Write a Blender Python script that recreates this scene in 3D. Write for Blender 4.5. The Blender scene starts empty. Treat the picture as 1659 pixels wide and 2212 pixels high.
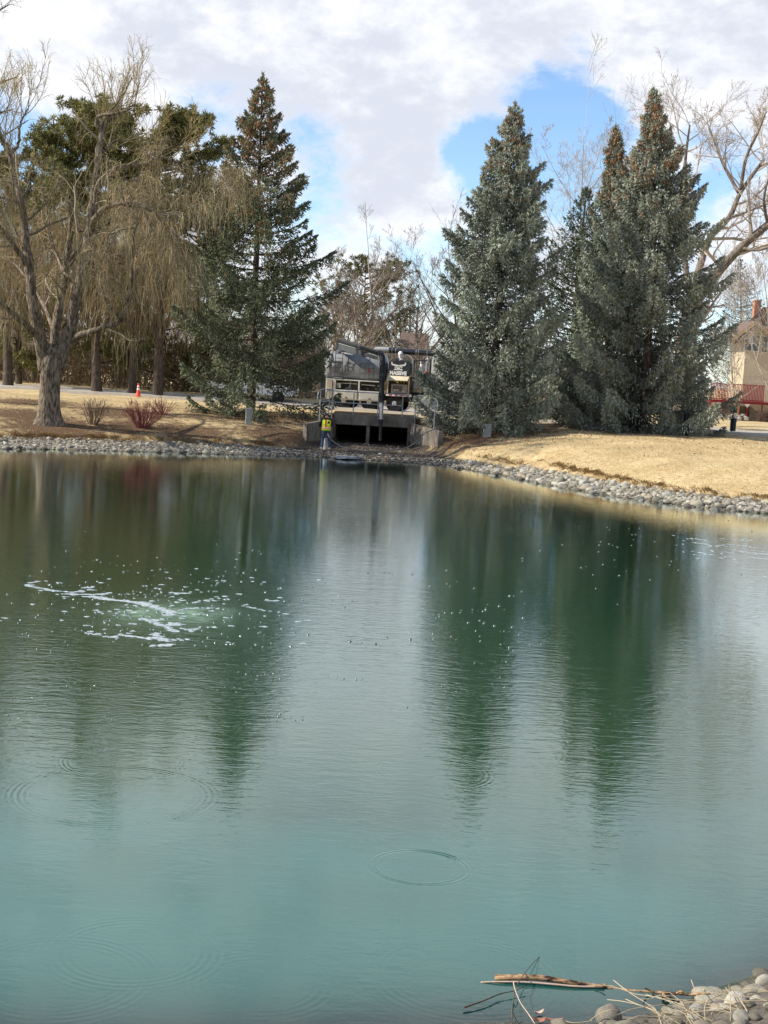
import bpy, bmesh, math, random
import numpy as np
from mathutils import Vector, Matrix

R = math.radians
rng = np.random.default_rng(7)
random.seed(7)
scene = bpy.context.scene
COL = scene.collection

# ------------------------------------------------------------------ camera
CAM = np.array([0.0, 0.0, 4.3])
FPX = 3067.0                       # focal length in units of a 1659 px wide picture
PITCH, ROLL = R(5.88), R(3.2)
_f = np.array([0, math.cos(PITCH), -math.sin(PITCH)])
_u0 = np.array([0, math.sin(PITCH), math.cos(PITCH)])
_r0 = np.array([1.0, 0, 0])
_r = math.cos(ROLL) * _r0 + math.sin(ROLL) * _u0
_u = math.cos(ROLL) * _u0 - math.sin(ROLL) * _r0
cam_data = bpy.data.cameras.new('camera')
cam_data.sensor_fit = 'VERTICAL'
cam_data.sensor_height = 24.0
cam_data.lens = 24.0 * FPX / 2212.0
cam_data.clip_start = 0.1
cam_data.clip_end = 3000
cam = bpy.data.objects.new('camera', cam_data)
COL.objects.link(cam)
m = Matrix(((_r[0], _u[0], -_f[0], CAM[0]), (_r[1], _u[1], -_f[1], CAM[1]),
            (_r[2], _u[2], -_f[2], CAM[2]), (0, 0, 0, 1)))
cam.matrix_world = m
scene.camera = cam

# ------------------------------------------------------------------ sky, sun, exposure
SUN_EL, SUN_AZ = R(37), R(7)      # the sun stands to the left, a little to the camera's side
SUN_DIR = Vector((-math.cos(SUN_EL) * math.cos(SUN_AZ), -math.cos(SUN_EL) * math.sin(SUN_AZ), math.sin(SUN_EL)))
world = bpy.data.worlds.new('World')
scene.world = world
world.use_nodes = True
wn, wl = world.node_tree.nodes, world.node_tree.links
wn.clear()


def W(kind, **kw):
    n = wn.new(kind)
    for k, v in kw.items():
        setattr(n, k, v)
    return n


def wmath(op, a, b=None, c=None):
    n = W('ShaderNodeMath', operation=op)
    for i, v in enumerate((a, b, c)):
        if v is None:
            continue
        if isinstance(v, (int, float)):
            n.inputs[i].default_value = v
        else:
            wl.new(v, n.inputs[i])
    return n.outputs[0]


w_out = W('ShaderNodeOutputWorld')
w_bg = W('ShaderNodeBackground')
w_bg.inputs['Strength'].default_value = 0.1
sky = W('ShaderNodeTexSky', sky_type='NISHITA')
sky.sun_disc = False
sky.sun_elevation = SUN_EL
sky.sun_rotation = math.atan2(SUN_DIR.x, SUN_DIR.y)
sky.altitude = 1600
sky.air_density = 1.0
sky.dust_density = 0.6
sky.ozone_density = 1.5
tc = W('ShaderNodeTexCoord')
mp = W('ShaderNodeMapping')
mp.inputs['Scale'].default_value = (1.0, 1.0, 1.7)
wl.new(tc.outputs['Generated'], mp.inputs['Vector'])


def wnoise(scale, detail, rough, dist=0.0, off=(0, 0, 0)):
    mm = W('ShaderNodeMapping')
    mm.inputs['Location'].default_value = off
    wl.new(mp.outputs[0], mm.inputs['Vector'])
    n = W('ShaderNodeTexNoise')
    n.inputs['Scale'].default_value = scale
    n.inputs['Detail'].default_value = detail
    n.inputs['Roughness'].default_value = rough
    n.inputs['Distortion'].default_value = dist
    wl.new(mm.outputs[0], n.inputs['Vector'])
    return n.outputs['Fac']


def wramp(val, lo, hi, a=0.0, b=1.0):
    n = W('ShaderNodeMapRange', interpolation_type='SMOOTHSTEP')
    n.inputs['From Min'].default_value = lo
    n.inputs['From Max'].default_value = hi
    n.inputs['To Min'].default_value = a
    n.inputs['To Max'].default_value = b
    wl.new(val, n.inputs['Value'])
    return n.outputs[0]


def sky_lobe(px, py, s):
    """soft round region of the sky round one direction"""
    d = _f * FPX + _r * (px - 829.5) + _u * (1106 - py)
    d = d / np.linalg.norm(d)
    n = W('ShaderNodeVectorMath', operation='DISTANCE')
    wl.new(tc.outputs['Generated'], n.inputs[0])
    n.inputs[1].default_value = tuple(d)
    q = wmath('DIVIDE', n.outputs['Value'], s)
    q = wmath('MULTIPLY', wmath('MULTIPLY', q, q), -1.0)
    return wmath('EXPONENT', q)


big = wnoise(5.5, 9, 0.60, 0.35, (0.31, 0.0, 0.12))
fine = wnoise(16, 10, 0.66, 0.25, (2.0, 1.0, 0.4))
cover = wmath('ADD', wmath('MULTIPLY', big, 0.52), wmath('MULTIPLY', fine, 0.48))
# openings of blue sky the photograph shows, and the banks of cloud between them
for px, py, s, wgt in ((1215, 270, .042, -.20), (1010, 300, .038, -.15), (1150, 350, .03, -.14), (1000, 345, .025, -.12), (690, 225, .028, -.06),
                       (725, 435, .022, -.08), (890, 520, .03, -.06), (60, 330, .04, -.15), (690, 390, .016, -.05),
                       (1560, 330, .035, -.08), (80, 300, .04, -.05), (1480, 430, .03, -.05), (1300, 330, .03, -.10), (430, 240, .03, -.07),
                       (860, 370, .034, .13), (900, 160, .05, .12), (1450, 150, .06, .10), (250, 100, .07, .10),
                       (770, 460, .022, .09), (860, 560, .03, .05), (1230, 330, .012, .0), (560, 60, .06, .08), (830, -420, .22, .09), (400, -700, .25, .07), (1330, -320, .16, .10)):
    cover = wmath('ADD', cover, wmath('MULTIPLY', sky_lobe(px, py, s), wgt))
# cloud cover thinned overhead, out of view, to weaken sky light and deepen shadows
w_sep = W('ShaderNodeSeparateXYZ')
wl.new(tc.outputs['Generated'], w_sep.inputs[0])
cover = wmath('ADD', cover, wramp(w_sep.outputs['Z'], 0.40, 0.80, 0.0, -0.075))
fac = wramp(cover, 0.398, 0.565)
shade = wmath('ADD', wmath('MULTIPLY', wnoise(8.0, 9, 0.62, 0.15, (5.1, 0.2, 0.25)), 0.55), wmath('MULTIPLY', wnoise(24, 8, 0.62, 0.15, (1.1, 4.2, 0.25)), 0.45))
edge = wramp(cover, 0.44, 0.58, 0.55, 0.0)          # the thin rims of a cloud let more light through
shade2 = wmath('MINIMUM', wmath('ADD', wramp(shade, 0.40, 0.58), edge), 1.0)
cmix = W('ShaderNodeMix', data_type='RGBA')
cmix.inputs['A'].default_value = (5.7, 5.95, 6.7, 1)
cmix.inputs['B'].default_value = (7.9, 7.95, 8.15, 1)
wl.new(shade2, cmix.inputs['Factor'])
skyg = W('ShaderNodeMix', data_type='RGBA', blend_type='MULTIPLY')
skyg.inputs['Factor'].default_value = 1.0
skyg.inputs['B'].default_value = (1.25, 1.38, 1.52, 1)
wl.new(sky.outputs[0], skyg.inputs['A'])
fin = W('ShaderNodeMix', data_type='RGBA')
wl.new(wmath('MULTIPLY', fac, 0.97), fin.inputs['Factor'])
wl.new(skyg.outputs['Result'], fin.inputs['A'])
wl.new(cmix.outputs['Result'], fin.inputs['B'])
wl.new(fin.outputs['Result'], w_bg.inputs['Color'])
wl.new(w_bg.outputs[0], w_out.inputs['Surface'])

sun_data = bpy.data.lights.new('sun', 'SUN')
sun_data.energy = 5.0
sun_data.angle = R(0.53)
sun_data.color = (1.0, 0.93, 0.82)
sun = bpy.data.objects.new('sun', sun_data)
sun.rotation_euler = (-SUN_DIR).to_track_quat('-Z', 'Y').to_euler()
COL.objects.link(sun)

scene.view_settings.view_transform = 'Standard'
scene.view_settings.look = 'None'
scene.view_settings.exposure = 0.42
scene.view_settings.gamma = 1.0
scene.view_settings.use_curve_mapping = False
scene.cycles.use_denoising = True
scene.cycles.max_bounces = 6
scene.cycles.diffuse_bounces = 3
scene.cycles.glossy_bounces = 3
scene.cycles.transparent_max_bounces = 8
scene.cycles.caustics_reflective = False
scene.cycles.caustics_refractive = False


# ------------------------------------------------------------------ helpers
def ray(px, py):
    d = _f * FPX + _r * (px - 829.5) + _u * (1106 - py)
    return d


def at(px, py, Y):
    """the point of the place that a picture position shows at distance Y"""
    d = ray(px, py)
    return CAM + d * (Y / d[1])


def gp(px, py, z=0.0):
    d = ray(px, py)
    return CAM + d * ((z - CAM[2]) / d[2])


def tag(o, label=None, cat=None, group=None, kind=None):
    if label: o['label'] = label
    if cat: o['category'] = cat
    if group: o['group'] = group
    if kind: o['kind'] = kind
    return o


def empty(name, loc, rz=0.0, label=None, cat=None, group=None):
    o = bpy.data.objects.new(name, None)
    o.empty_display_size = 0.2
    COL.objects.link(o)
    o.location = loc
    o.rotation_euler = (0, 0, rz)
    return tag(o, label, cat, group)


def link(name, me, parent=None, mats=()):
    o = bpy.data.objects.new(name, me)
    COL.objects.link(o)
    for mm in mats:
        me.materials.append(mm)
    if parent is not None:
        o.parent = parent
    return o


def np_mesh(name, V, F, mat=None, parent=None, col=None, smooth=False, origin=None, attrs=None):
    """one mesh object from arrays; F is a list of (n,3) or (n,4) index arrays"""
    V = np.asarray(V, dtype=np.float32)
    if origin is not None:
        V = V - np.asarray(origin, dtype=np.float32)
    if not isinstance(F, (list, tuple)):
        F = [F]
    F = [np.asarray(f, dtype=np.int32) for f in F if len(f)]
    me = bpy.data.meshes.new(name)
    me.vertices.add(len(V))
    me.vertices.foreach_set('co', V.ravel())
    nl = sum(f.size for f in F)
    nf = sum(len(f) for f in F)
    me.loops.add(nl)
    me.loops.foreach_set('vertex_index', np.concatenate([f.ravel() for f in F]))
    me.polygons.add(nf)
    sizes = np.concatenate([np.full(len(f), f.shape[1], np.int32) for f in F])
    starts = np.concatenate([[0], np.cumsum(sizes)[:-1]]).astype(np.int32)
    me.polygons.foreach_set('loop_start', starts)
    me.polygons.foreach_set('loop_total', sizes)
    me.polygons.foreach_set('use_smooth', np.full(nf, smooth, dtype=bool))
    if col is not None:
        a = me.attributes.new('col', 'FLOAT_COLOR', 'POINT')
        c = np.ones((len(V), 4), np.float32)
        c[:, :col.shape[1]] = col
        a.data.foreach_set('color', c.ravel())
    for k, v in (attrs or {}).items():
        a = me.attributes.new(k, 'FLOAT', 'POINT')
        a.data.foreach_set('value', np.asarray(v, np.float32))
    me.update(calc_edges=True)
    me.validate()
    o = link(name, me, parent, [mat] if mat else [])
    if origin is not None and parent is None:
        o.location = origin
    return o


def mat(name, base, rough=0.75, var=0.15, nscale=6.0, bump=0.0, bscale=None, spec=0.3, metal=0.0,
        attr=False, stretch=(1, 1, 1), base2=None, lo=0.35, hi=0.65, transl=0.0, detail=5, emis=None, coat=0.0):
    m = bpy.data.materials.new(name)
    m.use_nodes = True
    nt = m.node_tree
    n, l = nt.nodes, nt.links
    b = n['Principled BSDF']
    b.inputs['Roughness'].default_value = rough
    b.inputs['Metallic'].default_value = metal
    b.inputs['Specular IOR Level'].default_value = spec
    b.inputs['Coat Weight'].default_value = coat
    tcn = n.new('ShaderNodeTexCoord')
    mpn = n.new('ShaderNodeMapping')
    mpn.inputs['Scale'].default_value = stretch
    l.new(tcn.outputs['Object'], mpn.inputs['Vector'])
    ns = n.new('ShaderNodeTexNoise')
    ns.inputs['Scale'].default_value = nscale
    ns.inputs['Detail'].default_value = detail
    ns.inputs['Roughness'].default_value = 0.6
    l.new(mpn.outputs[0], ns.inputs['Vector'])
    mr = n.new('ShaderNodeMapRange')
    mr.inputs['From Min'].default_value = lo
    mr.inputs['From Max'].default_value = hi
    l.new(ns.outputs['Fac'], mr.inputs['Value'])
    mx = n.new('ShaderNodeMix')
    mx.data_type = 'RGBA'
    base = np.array(base[:3], float)
    c2 = np.array(base2, float) if base2 is not None else base * (1 + var)
    c1 = base if base2 is not None else base * (1 - var)
    mx.inputs['A'].default_value = (*c1, 1)
    mx.inputs['B'].default_value = (*np.minimum(c2, 0.95), 1)
    l.new(mr.outputs[0], mx.inputs['Factor'])
    out = mx.outputs['Result']
    if attr:
        at_ = n.new('ShaderNodeAttribute')
        at_.attribute_name = 'col'
        mu = n.new('ShaderNodeMix')
        mu.data_type = 'RGBA'
        mu.blend_type = 'MULTIPLY'
        mu.inputs['Factor'].default_value = 1.0
        l.new(out, mu.inputs['A'])
        l.new(at_.outputs['Color'], mu.inputs['B'])
        out = mu.outputs['Result']
    l.new(out, b.inputs['Base Color'])
    if bump:
        bn = n.new('ShaderNodeTexNoise')
        bn.inputs['Scale'].default_value = bscale or nscale * 2
        bn.inputs['Detail'].default_value = 6
        l.new(mpn.outputs[0], bn.inputs['Vector'])
        bp = n.new('ShaderNodeBump')
        bp.inputs['Strength'].default_value = 1.0
        bp.inputs['Distance'].default_value = bump
        l.new(bn.outputs['Fac'], bp.inputs['Height'])
        l.new(bp.outputs[0], b.inputs['Normal'])
    if transl:
        tr = n.new('ShaderNodeBsdfTranslucent')
        l.new(out, tr.inputs['Color'])
        ms = n.new('ShaderNodeMixShader')
        ms.inputs[0].default_value = transl
        l.new(b.outputs[0], ms.inputs[1])
        l.new(tr.outputs[0], ms.inputs[2])
        l.new(ms.outputs[0], n['Material Output'].inputs['Surface'])
    return m


class MB:
    """collects simple solids and links them as ONE mesh object"""
    def __init__(s):
        s.v, s.f = [], []

    def add(s, V, F):
        k = len(s.v)
        s.v += [tuple(map(float, p)) for p in V]
        s.f += [tuple(i + k for i in f) for f in F]
        return s

    def box(s, c, size, rz=0.0, rx=0.0, ry=0.0):
        hx, hy, hz = size[0] / 2, size[1] / 2, size[2] / 2
        M_ = Matrix.Translation(Vector(c)) @ Matrix.Rotation(rz, 4, 'Z') @ Matrix.Rotation(ry, 4, 'Y') @ Matrix.Rotation(rx, 4, 'X')
        V = [M_ @ Vector(p) for p in ((-hx, -hy, -hz), (hx, -hy, -hz), (hx, hy, -hz), (-hx, hy, -hz),
                                      (-hx, -hy, hz), (hx, -hy, hz), (hx, hy, hz), (-hx, hy, hz))]
        return s.add(V, ((0, 3, 2, 1), (4, 5, 6, 7), (0, 1, 5, 4), (1, 2, 6, 5), (2, 3, 7, 6), (3, 0, 4, 7)))

    def b2(s, x0, x1, y0, y1, z0, z1):
        return s.box(((x0 + x1) / 2, (y0 + y1) / 2, (z0 + z1) / 2), (abs(x1 - x0), abs(y1 - y0), abs(z1 - z0)))

    def tube(s, pts, rad, n=8, cap=True):
        pts = [Vector(p) for p in pts]
        if isinstance(rad, (int, float)):
            rad = [rad] * len(pts)
        V, F = [], []
        ref = None
        for i, p in enumerate(pts):
            t = (pts[min(i + 1, len(pts) - 1)] - pts[max(i - 1, 0)]).normalized()
            if ref is None:
                ref = t.cross(Vector((0, 0, 1)) if abs(t.z) < 0.9 else Vector((1, 0, 0))).normalized()
            ref = (ref - t * ref.dot(t)).normalized()
            b = t.cross(ref)
            for k in range(n):
                a = 2 * math.pi * k / n
                V.append(p + (ref * math.cos(a) + b * math.sin(a)) * rad[i])
        for i in range(len(pts) - 1):
            for k in range(n):
                k2 = (k + 1) % n
                F.append((i * n + k, i * n + k2, (i + 1) * n + k2, (i + 1) * n + k))
        if cap:
            F.append(tuple(reversed(range(n))))
            F.append(tuple(range((len(pts) - 1) * n, len(pts) * n)))
        return s.add(V, F)

    def lathe(s, prof, c, axis='Z', n=16):
        """prof: list of (radius, height)"""
        V, F = [], []
        for r_, h in prof:
            for k in range(n):
                a = 2 * math.pi * k / n
                x, y = r_ * math.cos(a), r_ * math.sin(a)
                p = {'Z': (x, y, h), 'Y': (x, h, y), 'X': (h, x, y)}[axis]
                V.append((p[0] + c[0], p[1] + c[1], p[2] + c[2]))
        for i in range(len(prof) - 1):
            for k in range(n):
                k2 = (k + 1) % n
                F.append((i * n + k, i * n + k2, (i + 1) * n + k2, (i + 1) * n + k))
        F.append(tuple(reversed(range(n))))
        F.append(tuple(range((len(prof) - 1) * n, len(prof) * n)))
        return s.add(V, F)

    def prism(s, poly, y0, y1):
        """polygon in x,z pulled from y0 to y1"""
        n = len(poly)
        V = [(x, y0, z) for x, z in poly] + [(x, y1, z) for x, z in poly]
        F = [tuple(range(n)), tuple(reversed(range(n, 2 * n)))]
        F += [(i, i + n, (i + 1) % n + n, (i + 1) % n) for i in range(n)]
        return s.add(V, F)

    def build(s, name, m, parent=None, smooth=False, bevel=0.0, kind=None):
        me = bpy.data.meshes.new(name)
        me.from_pydata(s.v, [], s.f)
        bm = bmesh.new()
        bm.from_mesh(me)
        bmesh.ops.recalc_face_normals(bm, faces=bm.faces)
        if bevel:
            bmesh.ops.bevel(bm, geom=[e for e in bm.edges if len(e.link_faces) == 2 and e.calc_face_angle(0) > 0.6],
                            offset=bevel, segments=2, affect='EDGES', clamp_overlap=True)
        bm.to_mesh(me)
        bm.free()
        if smooth:
            me.polygons.foreach_set('use_smooth', [True] * len(me.polygons))
            if smooth == 'auto':
                me.set_sharp_from_angle(angle=R(35))
        o = link(name, me, parent, [m])
        if kind: o['kind'] = kind
        return o


def tubes(P, Rd, sides=3):
    """P (B,N,3) centre lines, Rd (B,N) radii -> verts, quads"""
    B, N, _ = P.shape
    T = np.empty_like(P)
    T[:, 1:-1] = P[:, 2:] - P[:, :-2]
    T[:, 0] = P[:, 1] - P[:, 0]
    T[:, -1] = P[:, -1] - P[:, -2]
    T /= np.linalg.norm(T, axis=2, keepdims=True) + 1e-9
    ref = np.where(np.abs(T[:, :1, 2:3]) < 0.8, np.array([0, 0, 1.0]), np.array([1.0, 0, 0]))
    A = np.cross(T, np.broadcast_to(ref, T.shape))
    A /= np.linalg.norm(A, axis=2, keepdims=True) + 1e-9
    Bn = np.cross(T, A)
    ang = np.arange(sides) * 2 * np.pi / sides
    V = P[:, :, None, :] + (A[:, :, None, :] * np.cos(ang)[None, None, :, None] +
                            Bn[:, :, None, :] * np.sin(ang)[None, None, :, None]) * Rd[:, :, None, None]
    idx = np.arange(B * N * sides).reshape(B, N, sides)
    nx = np.roll(idx, -1, axis=2)
    F = np.stack([idx[:, :-1], nx[:, :-1], nx[:, 1:], idx[:, 1:]], axis=-1).reshape(-1, 4)
    return V.reshape(-1, 3), F


class Geo:
    """gathers numpy pieces for one mesh"""
    def __init__(s):
        s.V, s.F, s.C, s.n = [], [], [], 0

    def add(s, V, F, C=None):
        s.V.append(V)
        s.F.append(np.asarray(F) + s.n)
        if C is not None:
            s.C.append(np.broadcast_to(np.asarray(C, np.float32), (len(V), 3)) if np.ndim(C) == 1 else C)
        s.n += len(V)

    def build(s, name, m, parent=None, smooth=False, origin=None):
        q = [f for f in s.F if f.shape[1] == 4]
        t = [f for f in s.F if f.shape[1] == 3]
        F = ([np.concatenate(q)] if q else []) + ([np.concatenate(t)] if t else [])
        return np_mesh(name, np.concatenate(s.V), F, m, parent, np.concatenate(s.C) if s.C else None, smooth, origin)


def unit(v):
    return v / (np.linalg.norm(v, axis=-1, keepdims=True) + 1e-9)


def spindles(P, D, L, Rr, rg):
    """needle shoots: slim six-sided-ish buds, a slim three-sided taper"""
    n = len(P)
    D = unit(D)
    ref = rg.normal(size=(n, 3))
    A = unit(np.cross(D, ref))
    B = np.cross(D, A)
    V = np.empty((n, 4, 3))
    for k in range(3):
        a = 2 * math.pi * k / 3
        V[:, k] = P + D * (L * (.18 * k))[:, None] + (A * math.cos(a) + B * math.sin(a)) * Rr[:, None]
    V[:, 3] = P + D * L[:, None]
    b = (np.arange(n) * 4)[:, None]
    tri = np.array([[3, 0, 1], [3, 1, 2], [3, 2, 0]])
    F = (b[:, :, None] + tri[None]).reshape(-1, 3)
    return V.reshape(-1, 3), F


def smoothstep(a, b, x):
    t = np.clip((x - a) / (b - a), 0, 1)
    return t * t * (3 - 2 * t)


def vnoise(x, y, s, seed=0):
    """cheap smooth 2-D noise in -1..1"""
    r = np.random.default_rng(seed)
    o = np.zeros(np.shape(x))
    for k in range(5):
        a, ph, fr = r.uniform(0, 6.28), r.uniform(0, 6.28), r.uniform(0.6, 1.6) / s
        o = o + np.sin((x * math.cos(a) + y * math.sin(a)) * fr * 6.28 + ph)
    return o / 3.0

# ------------------------------------------------------------------ the lie of the land
FAR_PX = [(-420, 945), (-150, 962), (0, 970), (150, 972), (300, 976), (430, 980), (548, 984), (640, 987), (700, 989), (760, 993),
          (850, 998), (930, 1004), (1020, 1016), (1100, 1031), (1200, 1050), (1300, 1068), (1400, 1083), (1500, 1095),
          (1600, 1105), (1659, 1110)]
far_xy = [tuple(gp(x, y, 0)[:2]) for x, y in FAR_PX]
near_xy = [tuple(gp(x, y, 0)[:2]) for x, y in ((1659, 2098), (1560, 2130), (1490, 2158), (1400, 2192), (1300, 2212))]
POND = far_xy + [(16.5, 46.0), (21, 41), (22, 33), (17, 23), (9, 15.5), (5.2, 12.3)] + near_xy + \
    [(0.9, 9.05), (-1.5, 8.55), (-8, 8.2), (-30, 9), (-55, 25), (-50, 45)]
PA = np.array(POND)


def shelf(x, y):
    return 1 + .50 * smoothstep(2, 9, np.asarray(x, float)) * (np.asarray(y, float) > 38)


def pond_dist(x, y):
    """distance to the shoreline: positive on land, negative in the water"""
    x, y = np.asarray(x, float), np.asarray(y, float)
    best = np.full(x.shape, 1e9)
    inside = np.zeros(x.shape, bool)
    for i in range(len(PA)):
        a, b = PA[i], PA[(i + 1) % len(PA)]
        d = b - a
        t = np.clip(((x - a[0]) * d[0] + (y - a[1]) * d[1]) / (d @ d), 0, 1)
        best = np.minimum(best, np.hypot(x - a[0] - t * d[0], y - a[1] - t * d[1]))
        c = (a[1] > y) != (b[1] > y)
        with np.errstate(divide='ignore', invalid='ignore'):
            xi = (b[0] - a[0]) * (y - a[1]) / (b[1] - a[1] + 1e-12) + a[0]
        inside ^= c & (x < xi)
    # the stony shelf is narrower along the right bank: its distances run faster there
    return np.where(inside, -best, best * shelf(x, y))


HW_Y = 72.6                         # face of the culvert headwall
HX0, HX1 = -2.72, 1.28              # its ends
CH_C = -0.85                        # middle of the channel


def chan_half(y):
    return np.interp(y, [60, 63.5, 66, 68.5, 72.6, 80], [7.0, 4.9, 3.3, 2.55, 1.83, 1.83])


def ground_z(x, y, d=None):
    x, y = np.asarray(x, float), np.asarray(y, float)
    if d is None:
        d = pond_dist(x, y)
    far = smoothstep(12, 40, y)
    # far bank: low shelf of stones, a small turf step, then a rounded lawn
    zf = np.where(d < 2.7, 0.11 * d, 0.30 + 0.13 * smoothstep(2.65, 2.95, d) + 1.24 * (1 - np.exp(-np.clip(d - 2.7, 0, None) / 5.5)))
    zf = zf + 0.05 * vnoise(x, y, 5, 3) * smoothstep(3, 7, d)
    zf = zf - 1.0 * smoothstep(90, 150, y) * smoothstep(0, 25, x)
    zn = np.minimum(0.33 * d, 2.7) + 0.04 * vnoise(x, y, 1.3, 5) * smoothstep(0, 1, d)
    z = zn * (1 - far) + zf * far
    zb = -np.minimum(0.30 * np.abs(d), 2.0)
    z = np.where(d < 0, zb, z)
    # channel in front of and under the culvert
    zc = 0.06 + 0.022 * (y - 63.5)
    hw = chan_half(y)
    ramp = np.interp(y, [62, 66, 68.5, 71, 72.4], [3.0, 1.8, 1.2, .9, 0.25])
    e = smoothstep(0, 1, (np.abs(x - CH_C) - hw) / ramp)
    inch = (y > 61.5) & (y < 79.2) & (d > 0)
    zz = np.minimum(z, zc * (1 - e) + z * e)
    return np.where(inch, zz, z)


def gz(x, y):
    return float(ground_z(np.array([x]), np.array([y]))[0])


def axis(pieces):
    out = []
    for a, b, st in pieces:
        out.append(np.arange(a, b, st))
    return np.unique(np.concatenate(out).round(3))


gx = axis([(-900, -200, 70), (-200, -60, 10), (-60, -26, 2), (-26, -5, 0.4), (-5, 5, 0.2), (5, 24, 0.4), (24, 60, 3), (60, 200, 14), (200, 901, 70)])
gy = axis([(-60, 5, 4), (5, 13, 0.3), (13, 55, 0.8), (40, 60, 0.4), (60, 74, 0.22), (74, 92, 0.6), (92, 140, 3), (140, 300, 16), (300, 1301, 100)])
GX, GY = np.meshgrid(gx, gy)
gd = pond_dist(GX, GY)
GZ = ground_z(GX, GY, gd)
litter_shade_spots = [(-7.0, 73.5, 4.6), (5.2, 71.5, 4.2), (13.0, 74.5, 5.0), (11, 76, 4), (-15, 64, 3.5), (-12.2, 66, 2.2), (-5, 68, 2.8), (4, 68.5, 2.2), (-17, 66, 2.6), (-9.5, 66.5, 2.4), (-13, 70, 3.0), (-18, 72, 3)]  # litter under the trees, plus spots that paint shade on the left bank
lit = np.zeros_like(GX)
for lx, ly, lr in litter_shade_spots:
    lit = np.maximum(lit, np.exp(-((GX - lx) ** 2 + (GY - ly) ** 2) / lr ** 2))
inch = np.clip(1.15 - (np.abs(GX - CH_C) - chan_half(GY)) / 1.2, 0, 1) * (GY > 61) * (GY < 79)
ids = np.arange(GX.size).reshape(GX.shape)
Fg = np.stack([ids[:-1, :-1], ids[:-1, 1:], ids[1:, 1:], ids[1:, :-1]], -1).reshape(-1, 4)
Vg = np.stack([GX, GY, GZ], -1).reshape(-1, 3)


def ground_material():
    m = bpy.data.materials.new('dry_lawn_and_bank')
    m.use_nodes = True
    nt = m.node_tree
    n, l = nt.nodes, nt.links
    b = n['Principled BSDF']
    b.inputs['Roughness'].default_value = 0.95
    b.inputs['Specular IOR Level'].default_value = 0.1
    geo = n.new('ShaderNodeNewGeometry')

    def noise(scale, detail=6, stretch=(1, 1, 1), rough=0.6):
        mp_ = n.new('ShaderNodeMapping')
        mp_.inputs['Scale'].default_value = stretch
        l.new(geo.outputs['Position'], mp_.inputs['Vector'])
        ns = n.new('ShaderNodeTexNoise')
        ns.inputs['Scale'].default_value = scale
        ns.inputs['Detail'].default_value = detail
        ns.inputs['Roughness'].default_value = rough
        l.new(mp_.outputs[0], ns.inputs['Vector'])
        return ns.outputs['Fac']

    def rng_(v, a, b_, c=0.0, d=1.0):
        r_ = n.new('ShaderNodeMapRange')
        for k, x in zip(('From Min', 'From Max', 'To Min', 'To Max'), (a, b_, c, d)):
            r_.inputs[k].default_value = x
        l.new(v, r_.inputs['Value'])
        return r_.outputs[0]

    def mix(f, a, c):
        x = n.new('ShaderNodeMix')
        x.data_type = 'RGBA'
        if isinstance(f, float):
            x.inputs['Factor'].default_value = f
        else:
            l.new(f, x.inputs['Factor'])
        for s, v in (('A', a), ('B', c)):
            if isinstance(v, tuple):
                x.inputs[s].default_value = (*v, 1)
            else:
                l.new(v, x.inputs[s])
        return x.outputs['Result']

    def math_(op, a, c):
        x = n.new('ShaderNodeMath')
        x.operation = op
        for i, v in enumerate((a, c)):
            if isinstance(v, (int, float)):
                x.inputs[i].default_value = v
            else:
                l.new(v, x.inputs[i])
        return x.outputs[0]

    def attr(name):
        a = n.new('ShaderNodeAttribute')
        a.attribute_name = name
        return a.outputs['Fac']

    straw = mix(rng_(noise(0.55, 6), .36, .64), (.50, .375, .195), (.66, .525, .30))
    straw = mix(rng_(noise(5.5, 8), .45, .75), straw, (.33, .225, .11))
    straw = mix(rng_(noise(1.4, 6, (1, .5, 1)), .60, .78), straw, (.24, .20, .09))
    lit_ = math_('ADD', attr('litter_shade'), rng_(noise(2.2, 6), .3, .7, -.35, .35))
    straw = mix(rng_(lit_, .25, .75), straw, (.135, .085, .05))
    grav = mix(rng_(noise(7, 8), .35, .65), (.10, .085, .065), (.21, .185, .15))
    dn = math_('ADD', attr('shore'), rng_(noise(2.5, 5), .3, .7, -.22, .22))
    c = mix(rng_(dn, 2.45, 2.75), grav, straw)
    c = mix(rng_(math_('ADD', attr('channel'), rng_(noise(1.8, 6), .3, .7, -.3, .3)), .45, .75), c, (.075, .062, .05))
    c = mix(rng_(dn, -.25, .25), (.055, .075, .055), c)
    l.new(c, b.inputs['Base Color'])
    bp = n.new('ShaderNodeBump')
    bp.inputs['Distance'].default_value = 0.06
    l.new(math_('ADD', noise(9, 8), math_('MULTIPLY', noise(40, 4), .35)), bp.inputs['Height'])
    l.new(bp.outputs[0], b.inputs['Normal'])
    return m


M_ground = ground_material()
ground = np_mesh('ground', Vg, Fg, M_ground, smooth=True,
                 attrs={'shore': gd.ravel(), 'litter_shade': lit.ravel(), 'channel': inch.ravel()})
tag(ground, kind='structure')

# ------------------------------------------------------------------ road behind the bank
road_c = [(-300, 108), (-90, 98), (-45, 91), (-22, 88.2), (-10, 86.5), (0, 84.5), (8, 82.2), (16, 79.3), (26, 75.5), (45, 68), (90, 52)]
rc = np.array(road_c, float)
ts = np.linspace(0, len(rc) - 1, 220)
rcx, rcy = np.interp(ts, range(len(rc)), rc[:, 0]), np.interp(ts, range(len(rc)), rc[:, 1])
k = np.ones(9) / 9
rcx[4:-4], rcy[4:-4] = np.convolve(rcx, k, 'valid'), np.convolve(rcy, k, 'valid')
dx, dy = np.gradient(rcx), np.gradient(rcy)
nl_ = np.hypot(dx, dy)
nx_, ny_ = -dy / nl_, dx / nl_


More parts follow.
